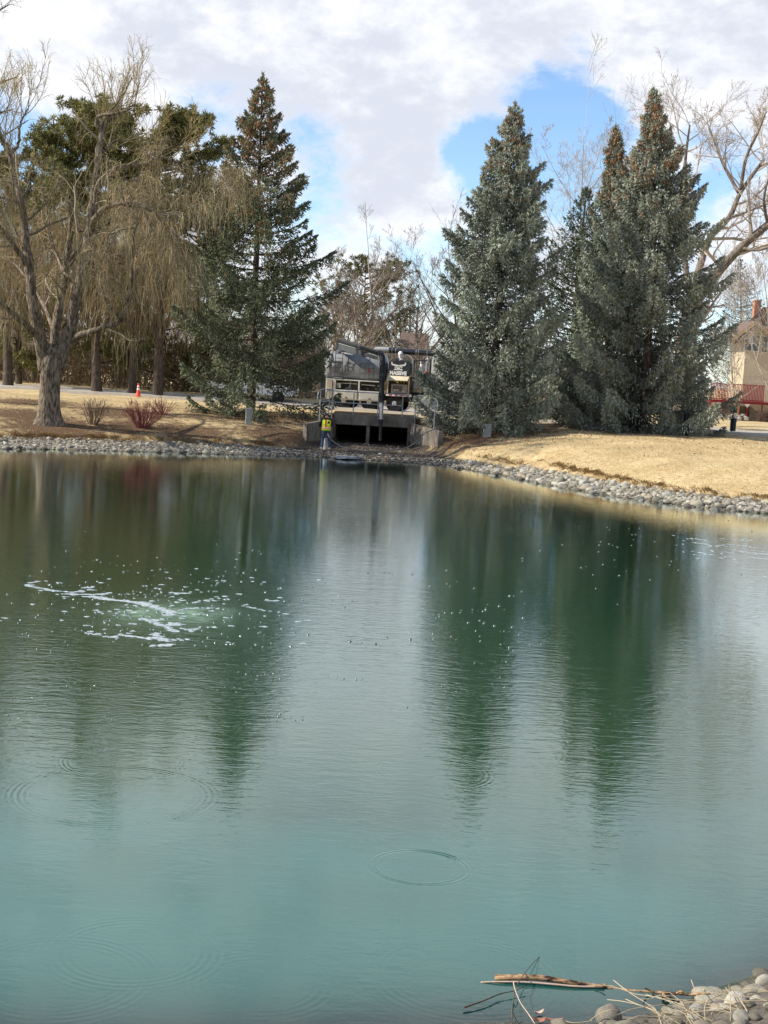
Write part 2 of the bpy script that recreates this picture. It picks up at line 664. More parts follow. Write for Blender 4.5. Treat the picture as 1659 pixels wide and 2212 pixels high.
def strip(name, offs, zoff, m, kind='structure', parent=None):
    cols = []
    for o, zo in offs:
        X, Y = rcx + nx_ * o, rcy + ny_ * o
        Z = ground_z(X, Y)
        cols.append(np.stack([X, Y, Z + zoff + zo], -1))
    V = np.stack(cols, 1)
    i = np.arange(V.shape[0] * V.shape[1]).reshape(V.shape[:2])
    F = np.stack([i[:-1, :-1], i[1:, :-1], i[1:, 1:], i[:-1, 1:]], -1).reshape(-1, 4)
    o = np_mesh(name, V.reshape(-1, 3), F, m, parent)
    return tag(o, kind=kind)


M_conc_road = mat('pale_concrete_road', (.40, .36, .31), rough=.9, var=.12, nscale=1.2, bump=.004, bscale=30)
M_kerb = mat('kerb_concrete', (.46, .43, .38), rough=.9, var=.1, nscale=3)
strip('road', [(-2.75, 0), (-1.0, .02), (1.0, .02), (2.75, 0)], 0.05, M_conc_road)
strip('kerb', [(-3.0, -.1), (-2.99, .12), (-2.77, .12), (-2.75, -.1)], 0.05, M_kerb)
strip('kerb', [(2.75, -.1), (2.77, .12), (2.99, .12), (3.0, -.1)], 0.05, M_kerb)

# ------------------------------------------------------------------ pond water
RINGS = [(907, 1873, 107, .0014, 2), (268, 1645, 132, .0007, 2), (245, 1716, 212, .0007, 3), (285, 2058, 165, .0006, 4),
         (940, 1668, 120, .0004, 3), (1010, 2110, 200, .0004, 4), (560, 2125, 150, .0004, 3), (120, 2110, 200, .0005, 4)]


def water_material():
    m = bpy.data.materials.new('green_pond_water')
    m.use_nodes = True
    nt = m.node_tree
    n, l = nt.nodes, nt.links
    n.clear()
    out = n.new('ShaderNodeOutputMaterial')
    geo = n.new('ShaderNodeNewGeometry')
    sep = n.new('ShaderNodeSeparateXYZ')
    l.new(geo.outputs['Position'], sep.inputs[0])

    def inp(x, i, v):
        if isinstance(v, (int, float)):
            x.inputs[i].default_value = v
        else:
            l.new(v, x.inputs[i])

    def M(op, a, b=0.0, c=0.0):
        x = n.new('ShaderNodeMath')
        x.operation = op
        inp(x, 0, a); inp(x, 1, b); inp(x, 2, c)
        return x.outputs[0]

    def noise(scale, detail=3, stretch=(1, 1, 1), rough=.55, off=(0, 0, 0), rot=0.0, dist=0.0):
        mp_ = n.new('ShaderNodeMapping')
        mp_.inputs['Scale'].default_value = stretch
        mp_.inputs['Location'].default_value = off
        mp_.inputs['Rotation'].default_value = (0, 0, rot)
        l.new(geo.outputs['Position'], mp_.inputs['Vector'])
        ns = n.new('ShaderNodeTexNoise')
        ns.inputs['Scale'].default_value = scale
        ns.inputs['Detail'].default_value = detail
        ns.inputs['Roughness'].default_value = rough
        ns.inputs['Distortion'].default_value = dist
        l.new(mp_.outputs[0], ns.inputs['Vector'])
        return ns.outputs['Fac']

    def rng_(v, a, b_, c=0.0, d=1.0, smooth=True):
        r_ = n.new('ShaderNodeMapRange')
        if smooth:
            r_.interpolation_type = 'SMOOTHSTEP'
        for k_, x in zip(('From Min', 'From Max', 'To Min', 'To Max'), (a, b_, c, d)):
            r_.inputs[k_].default_value = x
        l.new(v, r_.inputs['Value'])
        return r_.outputs[0]

    def mix(f, a, c):
        x = n.new('ShaderNodeMix')
        x.data_type = 'RGBA'
        inp(x, 'Factor', f)
        for s, v in (('A', a), ('B', c)):
            if isinstance(v, tuple):
                x.inputs[s].default_value = (*v, 1)
            else:
                l.new(v, x.inputs[s])
        return x.outputs['Result']

    X, Y = sep.outputs['X'], sep.outputs['Y']

    def gauss(cx, cy, sx, sy):
        a = M('DIVIDE', M('SUBTRACT', X, cx), sx)
        b = M('DIVIDE', M('SUBTRACT', Y, cy), sy)
        return M('EXPONENT', M('MULTIPLY', M('ADD', M('MULTIPLY', a, a), M('MULTIPLY', b, b)), -1.0))

    # relief of the surface, in metres
    calm = rng_(noise(.12, 2, (1, .6, 1)), .35, .65, .55, 1.25)
    riff = gauss(*gp(800, 1060, 0)[:2], 4.6, 9.0)
    riff2 = gauss(*gp(330, 1345, 0)[:2], 4.0, 7.0)
    near = rng_(Y, 9.0, 20.0, .42, 1.0)
    lee = rng_(Y, 20.0, 46.0, 1.0, .42)              # calmer in the lee of the far bank
    amp = M('MULTIPLY', M('ADD', M('MULTIPLY', calm, lee), M('ADD', M('MULTIPLY', riff, .9), M('MULTIPLY', riff2, .7))), near)
    h = M('MULTIPLY', noise(1.0, 2, (1.0, 2.6, 1), rot=.10), .0030)
    h = M('ADD', h, M('MULTIPLY', noise(1.0, 3, (2.7, 8.0, 1), off=(3, 1, 0), rot=-.12, dist=.7), .0038))
    h = M('ADD', h, M('MULTIPLY', noise(1.0, 3, (7, 15, 1), off=(1, 7, 0), rot=.25), .0023))
    h = M('MULTIPLY', h, amp)
    for px, py, rx, a, nw in RINGS:
        c = gp(px, py, 0)
        rad = rx / FPX * c[1]
        r_ = M('SQRT', M('ADD', M('POWER', M('SUBTRACT', X, float(c[0])), 2.0), M('POWER', M('SUBTRACT', Y, float(c[1])), 2.0)))
        q = M('SUBTRACT', r_, float(rad))
        lam = 0.05 if nw == 2 else 0.06
        env = M('EXPONENT', M('MULTIPLY', M('POWER', M('DIVIDE', q, lam * nw * .55), 2.0), -1.0))
        h = M('ADD', h, M('MULTIPLY', M('MULTIPLY', M('SINE', M('MULTIPLY', q, 6.283 / lam)), env), M('MULTIPLY', a, rng_(noise(1.1, 2, off=(px * .1, 0, 0)), .40, .62, .6 if px == 907 else .25, .7))))
    bp = n.new('ShaderNodeBump')
    bp.inputs['Strength'].default_value = 1.0
    bp.inputs['Distance'].default_value = 1.0
    l.new(h, bp.inputs['Height'])
    N = bp.outputs[0]
    # the colour of the water itself: pale silty teal by the near bank, dark green where it is deep
    dp = n.new('ShaderNodeAttribute')
    dp.attribute_name = 'depth'
    tealf = rng_(M('ADD', Y, rng_(noise(.35, 3), .3, .7, -1.0, 1.0)), 9.6, 15.5)
    body = mix(tealf, (.018, .110, .098), (.004, .044, .017))
    body = mix(rng_(noise(.5, 4, (1, .5, 1), off=(4, 2, 0)), .4, .7, 0, .45), body, (.040, .125, .095)) if False else body
    for px, py, sx, sy, s in ((312, 1322, .42, .75, .8), (418, 1326, .55, .75, .8), (360, 1330, 1.3, 1.8, .12)):
        c = gp(px, py, 0)
        g = M('MULTIPLY', gauss(float(c[0]), float(c[1]), sx, sy), rng_(noise(3.2, 5, off=(px, 0, 0)), .38, .62, .15, s))
        body = mix(g, body, (.42, .66, .50))
    dif = n.new('ShaderNodeBsdfDiffuse')
    l.new(body, dif.inputs['Color'])
    tr = n.new('ShaderNodeBsdfTransparent')
    tr.inputs['Color'].default_value = (.55, .80, .76, 1)
    op = M('SUBTRACT', 1.0, M('EXPONENT', M('MULTIPLY', dp.outputs['Fac'], -6.5)))
    op = M('MAXIMUM', op, .16)
    ms = n.new('ShaderNodeMixShader')
    l.new(op, ms.inputs[0])
    l.new(tr.outputs[0], ms.inputs[1])
    l.new(dif.outputs[0], ms.inputs[2])
    gl = n.new('ShaderNodeBsdfGlossy')
    gl.inputs['Roughness'].default_value = .03
    gl.inputs['Color'].default_value = (.93, 1, .97, 1)
    l.new(N, gl.inputs['Normal'])
    fr = n.new('ShaderNodeFresnel')
    fr.inputs['IOR'].default_value = 1.45
    l.new(N, fr.inputs['Normal'])
    m2 = n.new('ShaderNodeMixShader')
    l.new(M('MINIMUM', M('MAXIMUM', M('SUBTRACT', M('MULTIPLY', fr.outputs[0], 1.62), .032), .012), .96), m2.inputs[0])
    l.new(ms.outputs[0], m2.inputs[1])
    l.new(gl.outputs[0], m2.inputs[2])
    l.new(m2.outputs[0], out.inputs['Surface'])
    return m


wx = axis([(-70, -20, 2), (-20, 0, .8), (0, 5, .12), (5, 25, .8), (25, 31, 2)])
wy = axis([(6, 8, .5), (8, 13, .12), (13, 60, 1.0), (60, 72, .4)])
WX, WY = np.meshgrid(wx, wy)
wd = -ground_z(WX, WY)
ii = np.arange(WX.size).reshape(WX.shape)
water = np_mesh('water', np.stack([WX, WY, WX * 0], -1).reshape(-1, 3),
                np.stack([ii[:-1, :-1], ii[:-1, 1:], ii[1:, 1:], ii[1:, :-1]], -1).reshape(-1, 4), water_material(), smooth=True,
                attrs={'depth': np.clip(wd, 0, 3).ravel()})
tag(water, kind='structure')

# ------------------------------------------------------------------ stones along the shore
M_stone = mat('pale_cobble', (1.08, 1.06, 1.0), rough=.85, var=.34, nscale=9, bump=.012, bscale=22, attr=True, spec=.2)


def stone_mesh(sub, seed, name='stone', tone=(.36, .33, .27), rough=.16):
    bm = bmesh.new()
    bmesh.ops.create_icosphere(bm, subdivisions=sub, radius=.5)
    r = random.Random(seed)
    a = [r.uniform(-1, 1) for _ in range(12)]
    for v in bm.verts:
        p = v.co.normalized()
        k_ = 1 + rough * (math.sin(3.1 * p.x + 5 * a[0]) * a[1] + math.sin(4.3 * p.y + 5 * a[2]) * a[3] + math.sin(3.7 * p.z + 5 * a[4]) * a[5]
                          + .5 * math.sin(7 * p.x + 4 * p.y + 6 * a[6]))
        # knock a few flat faces on to it
        for q in range(3):
            nrm = Vector((a[q], a[q + 3], a[q + 6])).normalized()
            dd = p.dot(nrm)
            if dd > .62:
                k_ *= .62 / dd * (1 - .6) + .6
        v.co = p * .5 * k_
    bm.faces.ensure_lookup_table()
    me = bpy.data.meshes.new(name)
    bm.to_mesh(me)
    bm.free()
    me.polygons.foreach_set('use_smooth', [True] * len(me.polygons))
    at_ = me.attributes.new('col', 'FLOAT_COLOR', 'POINT')
    at_.data.foreach_set('color', np.tile(np.array([*tone, 1], np.float32), len(me.vertices)))
    me.materials.append(M_stone)
    return me


TONES = [(.47, .44, .36), (.38, .355, .275), (.31, .29, .235), (.43, .385, .29), (.26, .24, .195), (.53, .505, .44), (.35, .30, .235), (.41, .395, .345)]
stone_pool = [stone_mesh(2, i, tone=TONES[i % len(TONES)]) for i in range(16)]
wet_pool = [stone_mesh(2, 40 + i, tone=tuple(.50 * t for t in TONES[i % len(TONES)])) for i in range(8)]

# far bank: sample along the shoreline polyline
fs = np.array(far_xy)
seg = np.hypot(*np.diff(fs, axis=0).T)
cum = np.concatenate([[0], np.cumsum(seg)])
NS = 13000
u = rng.uniform(0, cum[-1], NS)
off = rng.uniform(-.45, 2.75, NS)
sx = np.interp(u, cum, fs[:, 0])
sy = np.interp(u, cum, fs[:, 1])
tx, ty = np.interp(u, cum, np.gradient(fs[:, 0])), np.interp(u, cum, np.gradient(fs[:, 1]))
tl = np.hypot(tx, ty)
sx, sy = sx - ty / tl * off * 1.0, sy + tx / tl * off
sd = pond_dist(sx, sy)
keep = (sd > -.5) & (sd < 2.75) & (sx > -22) & (sx < 16)
sx, sy, sd = sx[keep], sy[keep], sd[keep]
side = smoothstep(2, 7, sx)                        # large clean cobbles on the right bank, finer gravel elsewhere
inchan = np.exp(-((sx + 1) / 4.5) ** 2)
size = rng.lognormal(0, .45, len(sx)) * (.080 + .022 * side) * (1 + .25 * np.exp(-sd ** 2 / .5))
size = np.clip(size * (1 - .35 * inchan), .05, .46)
thin = rng.uniform(0, 1, len(sx)) < np.where(sx > 3, 1.0, .8) * np.where((np.abs(sx + 1) < 3.5), .75, 1)
sx, sy, sd, size = sx[thin], sy[thin], sd[thin], size[thin]
sz = ground_z(sx, sy) + size * .10
bank = empty('rock_bank', (0, 0, 0))
bank['kind'] = 'structure'
order = np.argsort(-size / sy)
in_view = []
for i in order:
    px_ok = -13.5 * sy[i] / 50 < sx[i] < 13.4 * sy[i] / 50 and sd[i] > -.3
    if px_ok and len(in_view) < 300:
        in_view.append(i)
big_set = set(in_view)
for i in in_view:
    o = bpy.data.objects.new('stone', (wet_pool if sd[i] < .10 + rng.uniform(-.1, .1) else stone_pool)[rng.integers(8)])
    COL.objects.link(o)
    o.parent = bank
    s = size[i]
    o.location = (sx[i], sy[i], sz[i])
    o.scale = (s * rng.uniform(1.0, 1.5), s * rng.uniform(.8, 1.1), s * rng.uniform(.55, .85))
    o.rotation_euler = (rng.uniform(-.3, .3), rng.uniform(-.3, .3), rng.uniform(0, 6.28))
rest = np.array([i for i in range(len(sx)) if i not in big_set])
bmI = bmesh.new()
bmesh.ops.create_icosphere(bmI, subdivisions=1, radius=.5)
IV = np.array([v.co[:] for v in bmI.verts])
IF = np.array([[v.index for v in f.verts] for f in bmI.faces])
bmI.free()


def scatter_stones(x, y, z, s, tones, rg, IV=IV, IF=IF, amp=.22):
    n_ = len(x)
    a = rg.uniform(0, 6.28, n_)
    sc = np.stack([s * rg.uniform(1, 1.6, n_), s * rg.uniform(.75, 1.1, n_), s * rg.uniform(.5, .85, n_)], -1)
    jit = 1 + rg.uniform(-amp, amp, (n_, len(IV), 1))
    P = IV[None] * jit * sc[:, None]
    V = np.empty_like(P)
    V[..., 0] = P[..., 0] * np.cos(a)[:, None] - P[..., 1] * np.sin(a)[:, None] + x[:, None]
    V[..., 1] = P[..., 0] * np.sin(a)[:, None] + P[..., 1] * np.cos(a)[:, None] + y[:, None]
    V[..., 2] = P[..., 2] + z[:, None]
    F = (np.arange(n_)[:, None, None] * len(IV) + IF[None]).reshape(-1, 3)
    T_ = np.array(tones)[rg.integers(len(tones), size=n_)] * rg.uniform(.75, 1.1, (n_, 1))
    C = np.repeat(T_, len(IV), axis=0)
    return V.reshape(-1, 3), F, C


g = Geo()
V, F, C = scatter_stones(sx[rest], sy[rest], sz[rest], size[rest], TONES, rng)
C = C * np.repeat(np.where(sd[rest] < .10 + rng.uniform(-.12, .12, len(rest)), .50, 1.0), len(IV))[:, None]
g.add(V, F, C)
# pebbles and dark leaf litter on the channel floor by the culvert
n_ = 2600
px_ = rng.normal(CH_C, 2.6, n_)
py_ = rng.uniform(63.6, 72.5, n_)
ok = (pond_dist(px_, py_) > .1) & (np.abs(px_ - CH_C) < chan_half(py_) + .3)
px_, py_ = px_[ok], py_[ok]
s_ = rng.uniform(.04, .13, len(px_)) * np.where(py_ < 66.5, 1.2, .8)
V, F, C = scatter_stones(px_, py_, ground_z(px_, py_) + s_ * .1, s_, [(.26, .22, .17), (.16, .13, .10), (.32, .29, .24), (.20, .15, .10), (.11, .09, .075)], rng)
g.add(V, F, C)
fill = g.build('stone_fill', M_stone, bank)
fill['kind'] = 'stuff'

# ------------------------------------------------------------------ dry grass: short blades over the lawn and a shaggy turf edge
M_grass = mat('dry_grass_blades', (1, 1, 1), rough=.9, var=.12, nscale=2, spec=.1, attr=True, transl=.25)


def blades(x, y, z, h, lean, w, c, rg):
    n_ = len(x)
    a = rg.uniform(0, 6.28, n_)
    wv = np.stack([np.cos(a), np.sin(a), 0 * a], -1) * (w / 2)[:, None]
    p = np.stack([x, y, z - .01], -1)
    tip = p + np.stack([lean[:, 0], lean[:, 1], h], -1)
    V = np.stack([p - wv, p + wv, tip], 1).reshape(-1, 3)
    F = np.arange(n_ * 3).reshape(-1, 3)
    return V, F, np.repeat(c, 3, axis=0)


gg = Geo()
N1 = 300000
bx, by = rng.uniform(-21, 21, N1), rng.uniform(49, 79, N1)
pr = 1 - smoothstep(66, 78, by) * .6
ok = (rng.uniform(0, 1, N1) < pr) & (np.abs(bx) < by * .29)
bx, by = bx[ok], by[ok]
bd = pond_dist(bx, by)
ch = (np.abs(bx - CH_C) < chan_half(by) + .5) & (by > 60)
ok = (bd > 2.65) & ~ch
bx, by, bd = bx[ok], by[ok], bd[ok]
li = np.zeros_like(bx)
for lx, ly, lr in litter_shade_spots:
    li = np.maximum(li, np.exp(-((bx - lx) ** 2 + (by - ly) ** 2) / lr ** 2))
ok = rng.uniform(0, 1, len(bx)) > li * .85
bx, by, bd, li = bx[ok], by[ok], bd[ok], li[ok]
pn = vnoise(bx, by, 1.6, 11) * .4 + vnoise(bx, by, .55, 12) * .35 + vnoise(bx, by, .23, 14) * .35
c = np.array([.66, .52, .30])[None] * (1 + .14 * vnoise(bx, by, 6, 13)[:, None] + .34 * pn[:, None] + rng.uniform(-.22, .22, (len(bx), 1)))
c = np.where((rng.uniform(0, 1, len(bx)) < .06)[:, None], c * np.array([.62, .72, .6]), c)
hh = rng.uniform(.02, .055, len(bx)) * (1 + .3 * pn)
gg.add(*blades(bx, by, ground_z(bx, by, bd), hh, rng.normal(0, .03, (len(bx), 2)), rng.uniform(.018, .04, len(bx)), c, rng))
# turf edge
N2 = 26000
u = rng.uniform(0, cum[-1], N2)
off = 2.72 + rng.normal(0, .16, N2) + .18 * vnoise(u, u * .3, 1.5, 31)
ex, ey = np.interp(u, cum, fs[:, 0]), np.interp(u, cum, fs[:, 1])
tx, ty = np.interp(u, cum, np.gradient(fs[:, 0])), np.interp(u, cum, np.gradient(fs[:, 1]))
tl = np.hypot(tx, ty)
nxx, nyy = -ty / tl, tx / tl
off = off / shelf(ex, ey)
ex, ey = ex + nxx * off, ey + nyy * off
ch = (np.abs(ex - CH_C) < chan_half(ey) + 1.2) & (ey > 60)
ok = ~ch & (ex > -20) & (ex < 16)
ex, ey, nxx, nyy = ex[ok], ey[ok], nxx[ok], nyy[ok]
clump = .6 + .6 * vnoise(ex, ey, .7, 21)
he = rng.uniform(.04, .13, len(ex)) * np.clip(clump, .3, 1.4)
le = np.stack([-nxx, -nyy], -1) * rng.uniform(.0, .12, (len(ex), 1)) + rng.normal(0, .03, (len(ex), 2))
c = np.array([.36, .235, .10])[None] * rng.uniform(.55, 1.25, (len(ex), 1))
gg.add(*blades(ex, ey, ground_z(ex, ey), he, le, rng.uniform(.02, .04, len(ex)), c, rng))
gr = gg.build('dry_grass', M_grass)
tag(gr, kind='stuff')

# brown leaves and fallen cones lying on the lawn
n_ = 420
fx, fy = rng.uniform(-1, 20, n_), rng.uniform(58, 75, n_)
fx = np.concatenate([fx, rng.uniform(-20, -5, 700)]); fy = np.concatenate([fy, rng.uniform(62, 74, 700)])
fx = np.concatenate([fx, rng.normal(5, 2.5, 500)]); fy = np.concatenate([fy, rng.normal(68, 1.6, 500)])
fd = pond_dist(fx, fy)
ok = (fd > 3.0) & ~((np.abs(fx - CH_C) < chan_half(fy) + .6))
fx, fy, fd = fx[ok], fy[ok], fd[ok]
V, F, C = scatter_stones(fx, fy, ground_z(fx, fy, fd) + .035, rng.uniform(.03, .06, len(fx)), [(.16, .085, .04), (.10, .06, .035), (.22, .12, .05)], rng)
V3 = V.copy()
lv = np_mesh('fallen_cones', V3, F, M_stone, col=C)
tag(lv, kind='stuff')

# ------------------------------------------------------------------ culvert
M_conc = mat('weathered_shaded_concrete', (.10, .085, .066), rough=.9, var=.3, nscale=1.6, bump=.006, bscale=14, base2=(.28, .25, .205), detail=10, lo=.3, hi=.7, stretch=(1.3, 1.3, .8))  # stained concrete, its tone darkened and browned to carry the tree shade
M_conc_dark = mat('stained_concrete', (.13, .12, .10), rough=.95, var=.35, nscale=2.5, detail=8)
M_galv = mat('galvanised_rail', (.36, .39, .41), rough=.45, var=.12, nscale=6, metal=.55, spec=.5)
M_black = mat('black_rubber', (.022, .022, .024), rough=.55, var=.2, nscale=8)

cv = empty('culvert', (CH_C, HW_Y, gz(CH_C, 70)), 0, 'concrete box culvert with two dark openings and sloping wing walls', 'culvert')
OR = np.array(cv.location)


def loc(P):
    return [tuple(np.array(p) - OR) for p in P]


def solid(name, P, m, parent):
    """eight corners: four below, four above"""
    b = MB()
    b.add(loc(P), ((0, 3, 2, 1), (4, 5, 6, 7), (0, 1, 5, 4), (1, 2, 6, 5), (2, 3, 7, 6), (3, 0, 4, 7)))
    return b.build(name, m, parent, bevel=.02)


def cbox(name, x0, x1, y0, y1, z0, z1, m, parent):
    return solid(name, [(x0, y0, z0), (x1, y0, z0), (x1, y1, z0), (x0, y1, z0), (x0, y0, z1), (x1, y0, z1), (x1, y1, z1), (x0, y1, z1)], m, parent)


OP_T = 1.20
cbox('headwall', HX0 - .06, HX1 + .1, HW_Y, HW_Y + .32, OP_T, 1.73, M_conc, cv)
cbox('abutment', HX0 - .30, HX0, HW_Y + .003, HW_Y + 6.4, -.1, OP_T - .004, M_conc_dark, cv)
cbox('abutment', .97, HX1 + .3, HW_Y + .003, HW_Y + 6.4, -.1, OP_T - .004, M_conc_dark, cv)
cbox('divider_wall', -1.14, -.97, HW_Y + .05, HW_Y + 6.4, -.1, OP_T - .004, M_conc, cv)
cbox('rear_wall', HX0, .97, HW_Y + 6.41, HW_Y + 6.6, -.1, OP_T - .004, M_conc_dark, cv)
M_turf = mat('shaded_dry_turf_on_deck', (.155, .105, .055), rough=.95, var=.35, nscale=5, bump=.03, bscale=14)  # turf colour darkened to hold the shade lying on the deck
cbox('roof_slab', HX0 - .3, HX1 + .3, HW_Y + .323, HW_Y + 6.6, OP_T, 1.66, M_turf, cv)
# wing walls
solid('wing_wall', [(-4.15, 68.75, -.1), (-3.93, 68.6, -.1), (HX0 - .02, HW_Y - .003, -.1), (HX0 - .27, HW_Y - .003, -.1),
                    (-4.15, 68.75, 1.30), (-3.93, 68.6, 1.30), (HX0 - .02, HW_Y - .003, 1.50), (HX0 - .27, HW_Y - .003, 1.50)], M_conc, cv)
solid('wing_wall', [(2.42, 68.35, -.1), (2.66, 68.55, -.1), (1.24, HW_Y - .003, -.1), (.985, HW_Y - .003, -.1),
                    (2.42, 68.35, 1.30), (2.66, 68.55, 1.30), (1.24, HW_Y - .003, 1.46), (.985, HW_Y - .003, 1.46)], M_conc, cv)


def railing(label, posts, top, mid, loops, base):
    r = empty('railing', base, 0, label, 'railing', 'galvanised railings round the culvert')
    B0 = np.array(base)
    for p0, p1 in posts:
        MB().tube([np.array(p0) - B0, np.array(p1) - B0], .028, 8).build('post', M_galv, r, smooth='auto')
    for pts in top:
        MB().tube([np.array(p) - B0 for p in pts], .028, 8).build('top_rail', M_galv, r, smooth='auto')
    for pts in mid:
        MB().tube([np.array(p) - B0 for p in pts], .024, 8).build('middle_rail', M_galv, r, smooth='auto')
    for pts in loops:
        MB().tube([np.array(p) - B0 for p in pts], .028, 8).build('end_loop', M_galv, r, smooth='auto')
    return r


def arc(c, r_, a0, a1, dirv, n=9):
    """half circle in a vertical plane that contains dirv"""
    d = np.array([dirv[0], dirv[1], 0]) / math.hypot(dirv[0], dirv[1])
    return [np.array(c) + d * r_ * math.cos(a) + np.array([0, 0, 1]) * r_ * math.sin(a) for a in np.linspace(a0, a1, n)]


YR = HW_Y + .16
zt, zm, zl = 2.88, 2.30, 2.06
xs = [-2.70, -1.22, .28, 1.0]
xs = [at(x, 870, YR)[0] for x in (711.5, 764, 817, 870)]
lp = arc((xs[3], YR, (zt + zl) / 2), (zt - zl) / 2, math.pi / 2, -math.pi / 2, (1, 0))
railing('long straight railing along the top of the culvert headwall', [((x, YR, 1.70), (x, YR, zt)) for x in xs],
        [[(xs[0] - .08, YR, zt), (xs[3], YR, zt)]], [[(xs[0], YR, zm), (xs[3], YR, zm)]],
        [lp, [(xs[0] - .08, YR, zt), (xs[0] - .18, YR, zt - .08), (xs[0] - .2, YR, zt - .4), (xs[0] - .14, YR, zt - .5), (xs[0], YR, zt - .52)]],
        (xs[1], YR, 1.73))
# along the left wing wall
a, b = np.array([HX0 - .22, HW_Y - .1, 0]), np.array([-3.62, 70.2, 0])
q = a + (b - a) * .78
za = 2.95
dv = (b - a)[:2]
lp = arc((*q[:2], (za + 2.13) / 2), .41, math.pi / 2, -math.pi / 2, dv)
railing('short railing with rounded end beside the left spruce, over the left wing wall',
        [((a[0], a[1], 1.45), (a[0], a[1], za)), ((q[0], q[1], 1.35), (q[0], q[1], za))],
        [[(a[0], a[1], za), (q[0], q[1], za)]], [[(a[0], a[1], 2.35), (q[0], q[1], 2.35)], [(a[0], a[1], 1.75), (q[0], q[1], 1.75)]], [lp], (a[0], a[1], 1.5))
a, b = np.array([HX1 + .02, HW_Y - .06, 0]), np.array([2.2, 69.4, 0])
dv = (b - a)[:2]
lp = arc((*b[:2], 2.42), .42, math.pi / 2, -math.pi / 2, dv)
railing('railing with rounded end stepping down the right wing wall by the middle spruce',
        [((a[0], a[1], 1.42), (a[0], a[1], 2.86)), ((b[0], b[1], 1.30), (b[0], b[1], 2.84))],
        [[(a[0], a[1], 2.86), (b[0], b[1], 2.84)]], [[(a[0], a[1], 2.32), (b[0], b[1], 2.30)], [(a[0], a[1], 1.8), (b[0], b[1], 1.78)]], [lp], (a[0], a[1], 1.45))

# ------------------------------------------------------------------ vacuum truck
M_tank = mat('grey_tank_paint', (.24, .25, .255), rough=.35, var=.25, nscale=1.5, spec=.5, coat=.2, detail=8)
M_white = mat('white_body_paint', (.58, .575, .54), rough=.45, var=.16, nscale=2.5, spec=.5)
M_dpaint = mat('black_body_paint', (.026, .028, .03), rough=.3, var=.2, nscale=3, spec=.5)
M_dsteel = mat('dark_boom_steel', (.075, .085, .09), rough=.45, var=.25, nscale=5, spec=.5)
M_lsteel = mat('light_boom_steel', (.36, .38, .38), rough=.45, var=.2, nscale=5, metal=.3)
M_tyre = mat('tyre_rubber', (.018, .018, .018), rough=.85, var=.25, nscale=12)
M_alu = mat('dull_aluminium', (.50, .51, .52), rough=.35, var=.2, nscale=6, metal=.7)
M_cream = mat('cream_hatch', (.60, .53, .38), rough=.6, var=.08, nscale=3)
M_gpanel = mat('grey_instrument_panel', (.33, .32, .30), rough=.6, var=.12, nscale=6)
M_glass = mat('dark_glass', (.02, .025, .03), rough=.08, var=.1, nscale=1, spec=.8)
M_red = mat('red_reflector', (.50, .02, .02), rough=.4, var=.1, nscale=4)
M_print = mat('white_print', (.80, .80, .78), rough=.5, var=.04, nscale=4)
M_inner = mat('locker_inside', (.10, .095, .085), rough=.9, var=.35, nscale=5)
M_yel = mat('yellow_tag', (.55, .42, .06), rough=.6, var=.1)
M_mud = mat('dusty_black', (.05, .047, .042), rough=.9, var=.3, nscale=4)
M_beige = mat('beige_panel', (.38, .33, .26), rough=.7, var=.1)

TK = np.array(at(789.7, 890, 82.0))
TK[2] = gz(TK[0], 83) + .05
YAW = R(-9)
tk = empty('vacuum_truck', TK, YAW, 'grey and black vacuum truck with a long boom parked above the culvert', 'truck')


def tz(zx, zy):
    return (zx - 800) * .0053, (885 - (zy - (zx - 800) * .056)) * .0053


def lw(p):
    """a point of the place in the truck's own frame"""
    d = np.array(p) - TK
    c_, s_ = math.cos(-YAW), math.sin(-YAW)
    return Vector((d[0] * c_ - d[1] * s_, d[0] * s_ + d[1] * c_, d[2]))


MB().b2(-3.6, 6.2, .55, 1.95, .62, .92).build('chassis', M_mud, tk)
MB().b2(-3.3, 1.1, .40, 2.3, .93, 1.0).b2(1.1, 6.0, .7, 1.9, .93, 1.2).build('subframe', M_mud, tk)


def wheel(x, y, r_=.50, out=True):
    w = MB().lathe([(r_ * .60, -.13), (r_ * .93, -.145), (r_, -.09), (r_, .09), (r_ * .93, .145), (r_ * .60, .13)], (0, 0, 0), 'Y', 28).build('wheel', M_tyre, tk, smooth='auto')
    w.location = (x, y, r_)
    for a in range(0):
        pass
    rm = MB().lathe([(r_ * .60, -.10), (r_ * .56, -.12), (r_ * .50, -.03), (r_ * .30, -.05), (r_ * .28, -.15), (r_ * .17, -.17), (r_ * .02, -.17)], (0, 0, 0), 'Y', 20).build('rim', M_alu if out else M_mud, w, smooth='auto')
    nb = MB()
    for k in range(10):
        a = k * math.pi / 5
        nb.tube([(r_ * .4 * math.cos(a), -.03, r_ * .4 * math.sin(a)), (r_ * .4 * math.cos(a), -.09, r_ * .4 * math.sin(a))], .022, 6)
    nb.build('wheel_nuts', M_alu, w, kind='stuff')
    return w


for x in (tz(548, 0)[0], tz(832, 0)[0], tz(1110, 0)[0], 5.9):
    wheel(x, .20)
    wheel(x, 2.35, out=False)
# tank with domed ends
MB().lathe([(.05, -2.78), (.45, -2.74), (.75, -2.66), (.90, -2.5), (.93, -2.35), (.93, .60), (.90, .74), (.75, .88), (.45, .97), (.05, 1.0)], (0, 1.22, 2.38), 'X', 40).build('tank', M_tank, tk, smooth='auto')
hoops = MB()
for x in (-2.3, -1.3, -.05, .62):
    hoops.lathe([(.945, x - .03), (.965, x - .03), (.965, x + .03), (.945, x + .03)], (0, 1.22, 2.38), 'X', 40)
hoops.build('tank_hoop', M_tank, tk, smooth='auto', kind='stuff')
